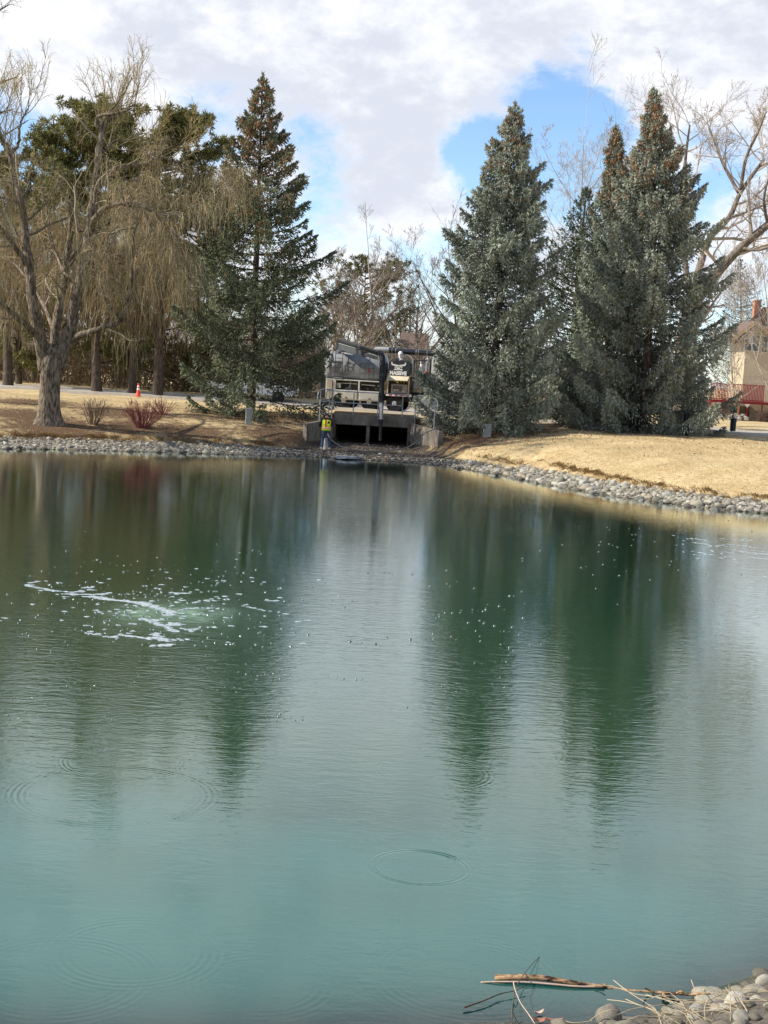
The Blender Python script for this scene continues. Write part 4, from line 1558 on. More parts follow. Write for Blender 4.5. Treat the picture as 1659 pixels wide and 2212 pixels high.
# ------------------------------------------------------------------ trees
def bark(name, c1, c2, scale=3.0, bump=.03):
    """ridged bark: noise drawn out along the trunk"""
    m = mat(name, c1, rough=.95, nscale=scale, base2=c2, bump=bump, bscale=scale * 1.6, stretch=(3.2, 3.2, .9), spec=.1, detail=8, lo=.38, hi=.62)
    return m


M_bark_willow = bark('willow_bark', (.06, .045, .032), (.28, .23, .17), 3.6, .06)
M_bark_dark = bark('dark_bark', (.055, .042, .032), (.14, .11, .085), 4, .03)
M_bark_pale = bark('pale_bark', (.20, .165, .13), (.40, .35, .29), 3, .02)
M_twig = mat('bare_twigs', (1, 1, 1), rough=.9, var=.18, nscale=.8, attr=True, spec=.15)
M_needle = mat('spruce_needles', (1, 1, 1), rough=.7, var=.22, nscale=.55, attr=True, spec=.25, detail=7, transl=.12)
M_conecol = mat('spruce_cones', (1, 1, 1), rough=.8, var=.15, nscale=3, attr=True, spec=.2)


def spruce(name, label, base, top, prof, n_shoots, tint, seed, group=None, rise=(.05, .45), z0=.35, cones=0, droop=.25, gap=1.0, curl=.32, whorl=.30, cone_from=.72, cone_c=(.34, .20, .11), hangf=.42):
    """prof: list of (height fraction, crown radius in m)"""
    rg = np.random.default_rng(seed)
    base, top = np.array(base, float), np.array(top, float)
    H = top[2] - base[2]
    root = empty(name, base, 0, label, 'tree', group)
    tr = np.linspace(0, 1, 14)
    bend = np.array([rg.normal(0, .12), rg.normal(0, .12), 0])
    axis_pts = (top - base)[None] * tr[:, None] + bend[None] * np.sin(tr * math.pi)[:, None]
    rad = .24 * (1 - tr) ** .9 + .012
    g = Geo()
    V, F = tubes(axis_pts[None], rad[None], 9)
    g.add(V, F)

    def axp(t):
        return np.stack([np.interp(t, tr, axis_pts[:, k]) for k in range(3)], -1)

    pt, pr = [p[0] for p in prof], [p[1] for p in prof]
    z = z0
    BR = []
    while z < H - .25:
        t = z / H
        Rz = np.interp(t, pt, pr)
        nb = rg.integers(5, 8) if t < .85 else rg.integers(4, 6)
        a0 = rg.uniform(0, 6.28)
        for k in range(nb):
            a = a0 + k * 6.283 / nb + rg.normal(0, .22)
            # the crown outline is met by the raised tip of the bough, not by its root
            L = Rz
            for _ in range(4):
                L = np.interp(t + L * .8 * (rise[0] + (rise[1] - rise[0]) * t ** 1.3) / H, pt, pr)
            L = max(L * np.clip(rg.normal(.93, .18), .5, 1.3), .10)
            BR.append((t + rg.normal(0, .004), a, L, rg.random()))
        z += whorl * (1.15 - .45 * t) * rg.uniform(.8, 1.25)
    tot = sum(b[2] ** 1.25 for b in BR)
    P_, D_, L_, C_, BP, BRad = [], [], [], [], [], []
    for t, a, L, rnd in BR:
        if L > .6 and rg.random() < .07:
            continue
        t = min(max(t, .005), .985)
        o = axp(np.array([t]))[0]
        n = max(10, int(n_shoots * L ** 1.25 / tot))
        e = np.array([math.cos(a), math.sin(a), 0])
        sl = rise[0] + (rise[1] - rise[0]) * t ** 1.3 + rg.normal(0, .07)
        s = np.linspace(0, 1, 7)
        path = o[None] + e[None] * (L * s)[:, None] + np.array([0, 0, 1])[None] * (L * (sl * s - droop * (1 - t) * s * (1 - s) * 1.6 + curl * (1 - .5 * t) * .35 * s ** 3))[:, None]
        BP.append(path)
        BRad.append(np.linspace(.035 * min(1, L / 2) + .008, .006, 7))
        # shoots on side sprays: flat fans either side of the bough, with hanging twigs below
        sb = rg.beta(1.7, 1.05, n)
        ns_ = max(4, int(L / .17))
        kq = np.minimum((sb * ns_).astype(int), ns_ - 1)
        sb = np.clip(.06 + .94 * (kq + .5) / ns_ + rg.normal(0, .010, n), 0, 1)
        sub_j = rg.normal(0, 1, (ns_, 2, 3))
        tang = np.gradient(path, axis=0)
        bp = np.stack([np.interp(sb, s, path[:, k]) for k in range(3)], -1)
        bt = unit(np.stack([np.interp(sb, s, tang[:, k]) for k in range(3)], -1))
        sidev = np.cross(bt, np.array([0, 0, 1.0]))
        sidev = unit(sidev)
        sg = rg.choice([-1, 1], n)
        jj = sub_j[kq, (sg + 1) // 2]
        maxs = np.minimum(.42 * L * (1 - sb) + min(.16, .05 + .2 * L), .85) * (1 - .1 * t)
        q = rg.uniform(0, 1, n) ** .8
        # gather the fans into discrete side branches so gaps remain
        lat = maxs * q
        off = sidev * (sg * lat)[:, None] * .80 + bt * (lat * .62)[:, None]
        hang = rg.random(n) < hangf
        off[:, 2] -= lat * (.20 + .30 * (1 - t)) + hang * rg.uniform(.02, .48, n) * (1 - .6 * t)
        off += rg.normal(0, .022, (n, 3)) + jj * (lat * .22)[:, None] * np.array([.6, .6, 1.0])
        p = bp + off
        d = bt * .75 + sidev * (sg * .55)[:, None] + rg.normal(0, .28, (n, 3))
        d[:, 2] += np.where(hang, -1.0, .22)
        ln = rg.uniform(.10, .22, n) * (1.0 if H > 10 else .9)
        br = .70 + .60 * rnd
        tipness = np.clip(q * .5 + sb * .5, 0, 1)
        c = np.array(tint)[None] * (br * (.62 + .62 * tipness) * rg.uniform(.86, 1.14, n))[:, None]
        P_.append(p); D_.append(d); L_.append(ln); C_.append(c)
        # the leader at the end of the bough
        m_ = 5
        P_.append(np.repeat(path[-1:], m_, 0) - bt[:1] * rg.uniform(0, .3, (m_, 1)) * min(L, 1)); D_.append(np.repeat(tang[-1:], m_, 0) + rg.normal(0, .05, (m_, 3)) * .5 + np.array([0, 0, .1])); L_.append(np.full(m_, .2))
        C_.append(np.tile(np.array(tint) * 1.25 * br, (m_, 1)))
    # leader at the very top
    k = 60
    tt = rg.uniform(.955, 1.0, k)
    P_.append(axp(tt)); D_.append(np.stack([rg.normal(0, .7, k), rg.normal(0, .7, k), np.full(k, .9)], -1)); L_.append(rg.uniform(.1, .22, k)); C_.append(np.tile(np.array(tint), (k, 1)))
    V, F = tubes(np.stack(BP), np.stack(BRad), 4)
    g.add(V, F)
    P_, D_, L_, C_ = map(np.concatenate, (P_, D_, L_, C_))
    g.build('trunk', M_bark_dark, root, smooth=True)
    rr = rg.uniform(.026, .044, len(P_))
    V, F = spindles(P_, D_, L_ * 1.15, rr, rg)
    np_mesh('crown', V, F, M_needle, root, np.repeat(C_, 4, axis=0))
    if cones:
        hgt = P_[:, 2] / H
        rad_ = np.linalg.norm(P_[:, :2] - axp(np.clip(hgt, 0, 1))[:, :2], axis=1)
        w = np.clip((hgt - cone_from + rg.normal(0, .07, len(hgt))) / (1 - cone_from), 0, 1) ** 1.2 * (.3 + rad_ / (np.interp(np.clip(hgt, 0, 1), pt, pr) + .05))
        # cones hang in bunches
        seeds = rg.choice(len(P_), cones // 6, p=w / w.sum())
        ci = np.repeat(seeds, 6)
        cp_ = P_[ci] + rg.normal(0, .075, (len(ci), 3)) + np.array([0, 0, -.02])
        cd = np.stack([rg.normal(0, .25, len(ci)), rg.normal(0, .25, len(ci)), np.full(len(ci), -1.0)], -1)
        V, F = spindles(cp_, cd, rg.uniform(.10, .16, len(ci)), rg.uniform(.028, .042, len(ci)), rg)
        c = np.array(cone_c)[None] * rg.uniform(.65, 1.45, (len(ci), 1))
        o = np_mesh('cones', V, F, M_conecol, root, np.repeat(c, 4, axis=0))
        o['kind'] = 'stuff'
    return root


def grow(P, Rd, m, ang, lenr, rr, up, wob, N, rg, tmin=.25, tmax=1.0, minlen=0, up_vec=(0, 0, 1)):
    """children branches for every parent centre line"""
    B, n, _ = P.shape
    t = rg.uniform(tmin, tmax, (B, m))
    t[:, 0] = 1.0 if tmax >= 1 else t[:, 0]
    f = t * (n - 1)
    i = np.clip(np.floor(f).astype(int), 0, n - 2)
    w = (f - i)[..., None]
    bi = np.arange(B)[:, None]
    o = P[bi, i] * (1 - w) + P[bi, i + 1] * w
    tg = unit(P[bi, i + 1] - P[bi, i])
    r0 = (Rd[bi, i] * (1 - w[..., 0]) + Rd[bi, i + 1] * w[..., 0])
    plen = np.linalg.norm(np.diff(P, axis=1), axis=2).sum(1)[:, None]
    rv = rg.normal(size=(B, m, 3))
    perp = unit(rv - tg * (rv * tg).sum(-1, keepdims=True))
    a = np.abs(rg.normal(ang, ang * .35, (B, m)))[..., None]
    d = tg * np.cos(a) + perp * np.sin(a)
    L = np.maximum(plen * lenr * rg.uniform(.65, 1.25, (B, m)) * (1.15 - .5 * t), minlen)
    o, d, r0, L = o.reshape(-1, 3), d.reshape(-1, 3), r0.reshape(-1), L.reshape(-1)
    K = len(o)
    Q = np.empty((K, N, 3))
    Q[:, 0] = o
    st = (L / (N - 1))[:, None]
    d = unit(d)
    for k in range(1, N):
        d = unit(d + np.array(up_vec) * up + rg.normal(0, wob, (K, 3)))
        Q[:, k] = Q[:, k - 1] + d * st
    r1 = np.minimum(r0 * rr, 1)
    Rn = r1[:, None] * np.linspace(1, .45, N)[None]
    return Q, Rn


def bare_tree(name, label, base, limbs, levels, seed, col, m_bark, group=None, rmin=.008, cat='tree', twig_name='twigs'):
    """limbs: list of (points, r0, r1); levels: list of grow() settings"""
    rg = np.random.default_rng(seed)
    base = np.array(base, float)
    root = empty(name, base, 0, label, cat, group)
    tb = MB()
    P0, R0 = [], []
    for pts, r0, r1 in limbs:
        sp = spline([Vector(np.array(p) - base) for p in pts], 4)
        n = len(sp)
        rr = [r0 + (r1 - r0) * i / (n - 1) for i in range(n)]
        tb.tube(sp, rr, 10 if r0 > .1 else 6)
        q = np.array([p[:] for p in sp])
        s = np.linspace(0, n - 1, 9)
        P0.append(np.stack([np.interp(s, range(n), q[:, k]) for k in range(3)], -1))
        R0.append(np.interp(s, range(n), rr))
    tr = tb.build('trunk', m_bark, root, smooth=True)
    P, Rd = np.stack(P0), np.stack(R0)
    g = Geo()
    for kw in levels:
        kw = dict(kw)
        sides = kw.pop('sides', 3)
        P, Rd = grow(P, Rd, rg=rg, **kw)
        ok = P[:, :, 2].min(1) > .15
        P, Rd = P[ok], Rd[ok]
        Rd = np.maximum(Rd, rmin * np.linspace(1, .6, Rd.shape[1])[None])
        V, F = tubes(P, Rd, sides)
        c = np.array(col)[None] * rg.uniform(.7, 1.3, (len(P), 1))
        g.add(V, F, np.repeat(c, P.shape[1] * sides, axis=0))
    g.build(twig_name, M_twig, root)['kind'] = 'stuff'
    return root, P


# --- the three big spruces in front, the twin and the dark one between them
BLUE = (.30, .33, .258)
GREEN = (.10, .125, .07)
spruce_grp = None
def sp_at(px, py, Y):
    p = at(px, py, Y)
    p[2] = gz(p[0], Y)
    return p


spruce('spruce_tree', 'tall slender spruce left of the truck with an open pointed top full of brown cones', sp_at(541, 893, 73.5), at(567, 160, 73.5),
       [(0, 3.4), (.06, 4.2), (.15, 4.25), (.3, 3.95), (.40, 3.7), (.52, 3.2), (.63, 2.75), (.74, 2.0), (.85, 1.1), (.93, .5), (1, .08)],
       62000, (.175, .20, .118), 11, rise=(-.02, .55), cones=8000, droop=.20, whorl=.58, cone_from=.50, curl=.5, hangf=.34)
spruce('spruce_tree', 'dense broad blue spruce right of the truck, beside the right wing wall', sp_at(1057, 927, 71), at(1113, 222, 71),
       [(0, 2.7), (.05, 3.15), (.15, 3.3), (.35, 3.05), (.5, 2.65), (.65, 2.15), (.78, 1.5), (.88, .85), (.95, .4), (1, .08)],
       86000, BLUE, 12, rise=(.0, .75), cones=2400, droop=.30, whorl=.36, cone_from=.72)
spruce('spruce_tree', 'tallest blue spruce on the right bank with an orange brown cone covered top', sp_at(1384, 932, 74), at(1412, 192, 74),
       [(0, 3.7), (.05, 4.1), (.15, 4.0), (.3, 3.6), (.5, 3.0), (.65, 2.4), (.75, 1.75), (.85, .95), (.93, .5), (1, .1)],
       104000, (.31, .335, .26), 13, rise=(.0, .85), cones=4800, droop=.32, whorl=.36, cone_from=.66, cone_c=(.36, .20, .10))
spruce('spruce_tree', 'smaller blue spruce with a narrow coned top standing just left of the tallest one', sp_at(1303, 925, 76.5), at(1330, 272, 76.5),
       [(0, 2.8), (.1, 2.8), (.3, 2.2), (.5, 1.7), (.7, 1.15), (.85, .6), (.94, .33), (1, .08)],
       46000, (.25, .29, .215), 14, rise=(.0, .8), cones=3000, droop=.3, whorl=.34, cone_from=.70, cone_c=(.36, .20, .10))
spruce('spruce_tree', 'dark green spruce half hidden between the two big blue spruces', sp_at(1232, 905, 84), at(1268, 405, 84),
       [(0, 3.4), (.1, 3.6), (.3, 3.0), (.5, 2.4), (.7, 1.7), (.85, 1.0), (1, .1)], 22000, GREEN, 15, rise=(.05, .9), droop=.25)
# small far conifers behind the truck
spruce('spruce_tree', 'tiny dark spruce far behind the truck beside the middle spruce', sp_at(888, 800, 150), at(888, 626, 150), [(0, 2.2), (.3, 1.9), (.6, 1.2), (1, .1)], 3500, (.03, .042, .03), 16, whorl=.5)
spruce('spruce_tree', 'slim dark spruce far off behind the bare trees, left of the tiny one', sp_at(868, 800, 156), at(861, 630, 156), [(0, 1.7), (.3, 1.5), (.6, 1.0), (1, .1)], 2500, (.055, .055, .045), 17, whorl=.6)
spruce('spruce_tree', 'dark spruce behind the pale house wall at the right edge', sp_at(1605, 880, 168), at(1600, 560, 168), [(0, 5.0), (.3, 4.6), (.6, 3.2), (.85, 1.5), (1, .2)], 16000, (.035, .04, .028), 18, whorl=.55)


def pine(name, label, base, top, R0, n_cl, tint, seed, group=None, zc=.35):
    """long needled pine: bushy tufts at the ends of spreading limbs"""
    rg = np.random.default_rng(seed)
    base, top = np.array(base, float), np.array(top, float)
    H = top[2] - base[2]
    root = empty(name, base, 0, label, 'tree', group)
    g = Geo()
    tr = np.linspace(0, 1, 8)
    ax = (top - base)[None] * tr[:, None]
    V, F = tubes(ax[None], (.22 * (1 - tr) + .02)[None], 8)
    g.add(V, F)
    LB, CEN = [], []
    for k in range(40):
        t = zc + (1 - zc) * (k / 40) ** .68 + rg.normal(0, .01)
        t = min(t, .98)
        a = rg.uniform(0, 6.28)
        L = R0 * np.interp((t - zc) / (1 - zc), [0, .3, .6, .85, 1], [.75, 1, .95, .72, .34]) * rg.uniform(.7, 1.12)
        o = (top - base) * t
        s = np.linspace(0, 1, 6)
        e = np.array([math.cos(a), math.sin(a), 0])
        p = o[None] + e[None] * (L * s)[:, None] + np.array([0, 0, 1.0])[None] * (L * (.15 * s + .30 * s * s))[:, None]
        LB.append(p)
        m_ = max(3, int(n_cl / 40))
        q = rg.uniform(.35, 1.05, m_)
        c = np.stack([np.interp(q, s, p[:, j]) for j in range(3)], -1) + rg.normal(0, .42, (m_, 3)) * np.array([1, 1, .55])
        CEN.append(c)
    V, F = tubes(np.stack(LB), np.tile(np.linspace(.07, .02, 6), (len(LB), 1)), 5)
    g.add(V, F)
    g.build('trunk', M_bark_dark, root, smooth=True)
    C0 = np.concatenate(CEN)
    k = 30
    D = rg.normal(size=(len(C0), k, 3)) + np.array([0, 0, .55])
    D = unit(D)
    P = C0[:, None] + D * rg.uniform(0, .16, (len(C0), k, 1))
    c = np.array(tint)[None, None] * rg.uniform(.7, 1.3, (len(C0), 1, 1)) * rg.uniform(.8, 1.2, (len(C0), k, 1))
    n = len(C0) * k
    V, F = spindles(P.reshape(-1, 3), D.reshape(-1, 3), rg.uniform(.22, .38, n), rg.uniform(.03, .05, n), rg)
    np_mesh('crown', V, F, M_needle, root, np.repeat(np.broadcast_to(c, (len(C0), k, 3)).reshape(-1, 3), 4, axis=0))
    return root


OLIVE = (.225, .22, .078)
pine('pine_tree', 'olive pine behind the big willow, its round top left of centre of the willow', sp_at(205, 850, 92), at(212, 238, 92), 4.4, 1500, OLIVE, 31, zc=.10)
pine('pine_tree', 'broad olive pine between the willow and the left spruce', sp_at(345, 855, 94), at(345, 262, 94), 6.0, 1900, (.21, .21, .075), 32, zc=.06)
pine('pine_tree', 'lower olive pine behind the willow near the left edge', sp_at(112, 850, 95), at(118, 296, 95), 4.2, 900, OLIVE, 33, zc=.06)
pine('pine_tree', 'smaller pine at the far left behind the forked willow limb', sp_at(40, 845, 97), at(38, 340, 97), 3.6, 600, (.19, .19, .07), 34, zc=.06)
pine('pine_tree', 'round olive pine far behind the truck among grey bare trees', sp_at(782, 800, 138), at(790, 580, 138), 6.2, 520, (.16, .16, .06), 35, zc=.1)
pine('pine_tree', 'short pine thick to the ground behind the hanging willow twigs', sp_at(425, 850, 100), at(430, 420, 100), 4.6, 900, (.175, .17, .062), 36, zc=.03)

# --- the big willow on the left bank
WY0 = 64.5


def wpx(px, py, dy=0.0):
    return at(px, py, WY0 + dy)


wb = sp_at(103, 905, WY0)
wroot = empty('willow_tree', wb, 0, 'big old willow with a thick forked trunk and hanging yellow twigs on the left bank', 'tree')
W0 = np.array(wb)
tk_b = MB()
# flared, slightly lumpy trunk
nst, nsd = 20, 24
Vt, Ft = [], []
rw = random.Random(4)
lum = [rw.uniform(0, 6.28) for _ in range(6)]
p0, p1 = W0 + np.array([0, 0, -.25]), wpx(114, 742)
for i in range(nst):
    s = i / (nst - 1)
    c = p0 + (p1 - p0) * s
    r_ = np.interp(s, [0, .06, .14, .26, .52, .72, .82, .92, 1], [.86, .71, .55, .485, .46, .52, .54, .44, .26])
    for k in range(nsd):
        a = 2 * math.pi * k / nsd
        fl = 1 + (.16 * math.sin(3 * a + lum[0]) + .12 * math.sin(5 * a + lum[1])) * max(0, 1 - s * 3.2) + .05 * math.sin(4 * a + lum[2] + s * 2) + .03 * math.sin(9 * a + lum[3] + s * 3)
        Vt.append((c[0] - W0[0] + r_ * fl * math.cos(a) * (1.0 if s < .8 else 1.1), c[1] - W0[1] + r_ * fl * math.sin(a) * .85, c[2] - W0[2]))
for i in range(nst - 1):
    for k in range(nsd):
        k2 = (k + 1) % nsd
        Ft.append((i * nsd + k, i * nsd + k2, (i + 1) * nsd + k2, (i + 1) * nsd + k))
Ft.append(tuple(range((nst - 1) * nsd, nst * nsd)))
tk_b.add(Vt, Ft)
tk_b.build('trunk', M_bark_willow, wroot, smooth=True)
# limbs traced as places in the tree: (px, py, depth offset) and radii
LIMBS = [
    ([(98, 800, 0), (84, 725, -.3), (70, 640, -.5), (62, 570, -.4), (50, 480, -.2), (38, 400, .2), (22, 340, .4), (8, 312, .5)], .36, .13),
    ([(112, 800, .1), (118, 720, .3), (130, 650, .4), (142, 570, .6), (152, 505, .7), (160, 430, .9)], .30, .10),
    ([(125, 800, .0), (148, 720, -.2), (166, 640, -.4), (184, 560, -.3), (196, 480, -.1), (205, 420, 0), (212, 350, .1), (222, 285, .2), (232, 250, .2)], .36, .14),
    ([(140, 745, .1), (180, 722, -.6), (225, 706, -1.2), (262, 690, -1.6), (280, 640, -1.9), (285, 560, -2.0), (296, 470, -2.0)], .20, .06),
    ([(196, 490, -.1), (225, 450, -.7), (262, 440, -1.2), (305, 446, -1.6), (350, 462, -1.9), (385, 460, -2.2), (415, 472, -2.4)], .17, .06),
    ([(205, 420, 0), (235, 375, .8), (270, 358, 1.4), (310, 356, 2.0), (345, 340, 2.6), (375, 348, 3.0)], .17, .05),
    ([(225, 300, .2), (212, 270, .1), (216, 250, 0), (245, 246, -.3), (268, 240, -.5), (292, 225, -.6)], .13, .05),
    ([(222, 330, .2), (240, 310, .5), (262, 300, .7)], .12, .04),
    ([(84, 730, -.3), (60, 705, -1.2), (30, 680, -2.0), (0, 650, -2.6), (-40, 600, -3)], .20, .07),
    ([(62, 575, -.4), (30, 530, -1.0), (0, 490, -1.6), (-40, 455, -2)], .17, .06),
    ([(45, 440, 0), (20, 432, -.8), (-15, 420, -1.5)], .10, .04),
    ([(20, 340, .4), (38, 310, .8), (44, 270, 1.0), (60, 235, 1.1)], .11, .035),
    ([(8, 312, .5), (-5, 285, .3), (-25, 250, .0)], .10, .035),
    ([(166, 640, -.4), (140, 590, 1.2), (110, 520, 2.4), (100, 450, 3.0), (88, 390, 3.2)], .15, .05),
    ([(262, 690, -1.6), (225, 640, -2.4), (215, 580, -3.0), (240, 520, -3.3)], .09, .03),
    ([(350, 462, -1.9), (380, 500, -2.2), (400, 560, -2.5), (415, 600, -2.7)], .07, .03),
    ([(305, 446, -1.6), (330, 500, -2.4), (355, 545, -2.8)], .06, .025),
    ([(375, 348, 3.0), (420, 400, 2.6), (455, 420, 2.2), (490, 395, 2.0)], .05, .02),
    ([(385, 460, -2.2), (430, 440, -2.0), (465, 415, -1.6), (505, 395, -1.3)], .055, .018),
    ([(142, 570, .6), (165, 540, 2.0), (200, 500, 3.4), (260, 470, 4.2), (320, 430, 4.6)], .12, .04),
    ([(118, 720, .3), (95, 660, 2.0), (60, 600, 3.6), (20, 560, 4.5)], .14, .05),
]
lb = MB()
LP, LR = [], []
for pts, r0, r1 in LIMBS:
    sp = spline([Vector(wpx(*p) - W0) for p in pts], 5)
    n = len(sp)
    wob = [Vector((rw.gauss(0, .03), rw.gauss(0, .03), 0)) for _ in range(n)]
    rr = [.88 * max(r1, (r0 + (r1 - r0) * (i / (n - 1)) ** .8)) * rw.uniform(.92, 1.10) for i in range(n)]
    sp = [p + w_ for p, w_ in zip(sp, wob)]
    lb = MB().tube(sp, rr, 12)
    lb.build('limb', M_bark_willow, wroot, smooth=True)
    q = np.array([p[:] for p in sp])
    s = np.linspace(0, n - 1, 14)
    LP.append(np.stack([np.interp(s, range(n), q[:, k]) for k in range(3)], -1))
    LR.append(np.interp(s, range(n), rr))
LP, LR = np.stack(LP), np.stack(LR)
rg = np.random.default_rng(77)


def strands(starts, dirs, n, lmin, lmax, rg, stiff=.55, N=7):
    """hanging withies: leave the branch along dirs, then bend over and hang"""
    k = len(starts)
    L = rg.uniform(lmin, lmax, k) * rg.uniform(.6, 1.2, k)
    Q = np.empty((k, N, 3))
    Q[:, 0] = starts
    d = unit(dirs)
    for j in range(1, N):
        g_ = .25 + stiff * j / N * 1.6
        d = unit(d + np.array([0, 0, -1.0]) * g_ + rg.normal(0, .27, (k, 3)))
        Q[:, j] = Q[:, j - 1] + d * (L / (N - 1))[:, None]
    return Q


def along(P, m, rg, tmin=.2, tmax=1.0):
    B, n, _ = P.shape
    t = rg.uniform(tmin, tmax, (B, m)) * (n - 1)
    i = np.clip(np.floor(t).astype(int), 0, n - 2)
    w = (t - i)[..., None]
    bi = np.arange(B)[:, None]
    o = P[bi, i] * (1 - w) + P[bi, i + 1] * w
    tg = unit(P[bi, i + 1] - P[bi, i])
    return o.reshape(-1, 3), tg.reshape(-1, 3)


YEL = np.array([.385, .295, .135])
GRY = np.array([.34, .285, .205])


def willow_twigs(P, Rd, root, rg, m1, m2, ms, len1=.24, hang=(1.2, 3.0), rmin=.008, yel=YEL, keep=None, gry=GRY):
    g = Geo()
    A, RA = grow(P, Rd, m1, 1.0, len1, .45, .10, .20, 7, rg, tmin=.30, minlen=.7)
    RA = np.clip(RA, rmin * 1.5, .05)
    V, F = tubes(A, RA, 4)
    g.add(V, F, np.repeat(gry[None] * rg.uniform(.5, 1.1, (len(A), 1)), 7 * 4, axis=0))
    B, RB = grow(A, RA, m2, .8, .6, .5, .02, .22, 6, rg, tmin=.2, minlen=.4)
    RB = np.clip(RB, rmin, .02)
    V, F = tubes(B, RB, 3)
    g.add(V, F, np.repeat((gry * .5 + yel * .5)[None] * rg.uniform(.6, 1.2, (len(B), 1)), 6 * 3, axis=0))
    o, tg = along(B, ms, rg, .15, 1.0)
    d = tg + rg.normal(0, .5, o.shape)
    S = strands(o, d, 0, hang[0], hang[1], rg)
    ok = S[:, -1, 2] > .25
    S = S[ok]
    if keep is not None:
        S = S[keep(S)]
    V, F = tubes(S, np.tile(np.linspace(rmin * .95, rmin * .55, 7), (len(S), 1)), 3)
    mixg = rg.uniform(0, 1, (len(S), 1)) ** 1.3
    c = (yel[None] * (1 - mixg) + gry[None] * mixg) * rg.uniform(.5, 1.4, (len(S), 1))
    g.add(V, F, np.repeat(c, 7 * 3, axis=0))
    o_ = g.build('twigs', M_twig, root)
    o_['kind'] = 'stuff'
    return o_


low = np.array([i for i in range(len(LIMBS)) if i not in (6, 7, 11, 12)])
willow_twigs(LP[low], LR[low], wroot, rg, 10, 6, 5, hang=(.5, 2.1), rmin=.0075, len1=.27)
# upright fans of fine shoots from the pollarded tops
tops = [LP[6], LP[7], LP[11], LP[12], LP[0][-5:], LP[5][-7:], LP[2][-4:]]
TP = np.stack([np.stack([np.interp(np.linspace(0, len(q) - 1, 8), range(len(q)), q[:, k]) for k in range(3)], -1) for q in tops])
TR = np.full(TP.shape[:2], .05)
g = Geo()
A, RA = grow(TP, TR, 8, .9, 0, .9, .28, .12, 8, rg, tmin=.1, minlen=2.5)
A = A[np.ptp(A[:, :, 2], axis=1) > .8]
V, F = tubes(A, np.tile(np.linspace(.022, .009, 8), (len(A), 1)), 4)
g.add(V, F, np.tile(GRY * .72, (len(V), 1)))
B, RB = grow(A, np.tile(np.linspace(.03, .01, 8), (len(A), 1)), 10, .55, .42, .6, .10, .13, 6, rg, tmin=.3)
V, F = tubes(B, np.tile(np.linspace(.011, .006, 6), (len(B), 1)), 3)
g.add(V, F, np.tile(YEL * 1.05, (len(V), 1)))
C2, _ = grow(B, np.full(B.shape[:2], .008), 4, .6, .5, .8, -.02, .16, 5, rg, tmin=.2)
V, F = tubes(C2, np.tile(np.linspace(.0065, .004, 5), (len(C2), 1)), 3)
g.add(V, F, np.tile(YEL * 1.2, (len(V), 1)))
g.build('top_shoots', M_twig, wroot)['kind'] = 'stuff'

# --- other willows and bare trees behind, each grown on its own trunk
def back_willow(label, px, py, Y, toppx, toppy, r0, seed, lean=0.0, nl=5, spread=2.2, m=(6, 4, 6), hang=(1.2, 3.0), yel=YEL * .95):
    rgk = np.random.default_rng(seed)
    b = sp_at(px, py, Y)
    t = at(toppx, toppy, Y)
    root = empty('willow_tree', b, 0, label, 'tree', 'willows behind the path')
    H = t[2] - b[2]
    lims = []
    trunk_top = (t - b) * .35
    tb_ = MB()
    tp = spline([Vector((0, 0, -.2)), Vector(trunk_top * .4), Vector(trunk_top * .75), Vector(trunk_top)], 5)
    tb_.tube(tp, [r0 * (1.35 if i == 0 else 1.12 if i < 3 else 1 - .02 * i) for i in range(len(tp))], 12)
    tb_.build('trunk', M_bark_dark, root, smooth=True)
    P, Rr_ = [], []
    for k in range(nl):
        a = 6.28 * k / nl + rgk.uniform(-.4, .4)
        e = np.array([math.cos(a), math.sin(a), 0]) * spread * rgk.uniform(.5, 1.1)
        end = (t - b) * rgk.uniform(.75, 1.0) + e
        q = spline([Vector(trunk_top * .9), Vector(trunk_top * .6 + (end - 0) * .35 + e * .3 - np.array([0, 0, .0])), Vector(end * .75 + e * .15), Vector(end)], 5)
        rr = np.linspace(r0 * .6, .04, len(q))
        MB().tube(q, list(rr), 8).build('limb', M_bark_dark, root, smooth=True)
        qa = np.array([v[:] for v in q])
        s = np.linspace(0, len(q) - 1, 10)
        P.append(np.stack([np.interp(s, range(len(q)), qa[:, j]) for j in range(3)], -1))
        Rr_.append(np.interp(s, range(len(q)), rr))
    willow_twigs(np.stack(P), np.stack(Rr_), root, rgk, *m, hang=hang, rmin=.010, yel=yel, gry=GRY * .95)
    return root


back_willow('dark trunked willow behind the path, just right of the big willow trunk', 209, 842, 88, 200, 470, .32, 41, m=(9, 6, 6), hang=(1.5, 4.5))
back_willow('leaning willow behind the orange cone with a forked dark trunk', 285, 853, 89, 300, 440, .26, 42, m=(9, 6, 6), hang=(1.5, 4.5))
back_willow('willow with a wide dark foot nearest the left spruce behind the path', 340, 856, 88, 350, 470, .32, 43, m=(9, 6, 6), hang=(1.5, 4.5))
back_willow('dark willow behind the path at the left edge', 18, 830, 90, 10, 470, .32, 44, m=(9, 6, 6), hang=(1.5, 4.5))

# --- bare broadleaf trees
TAN = (.26, .205, .155)
GREYT = (.30, .26, .215)


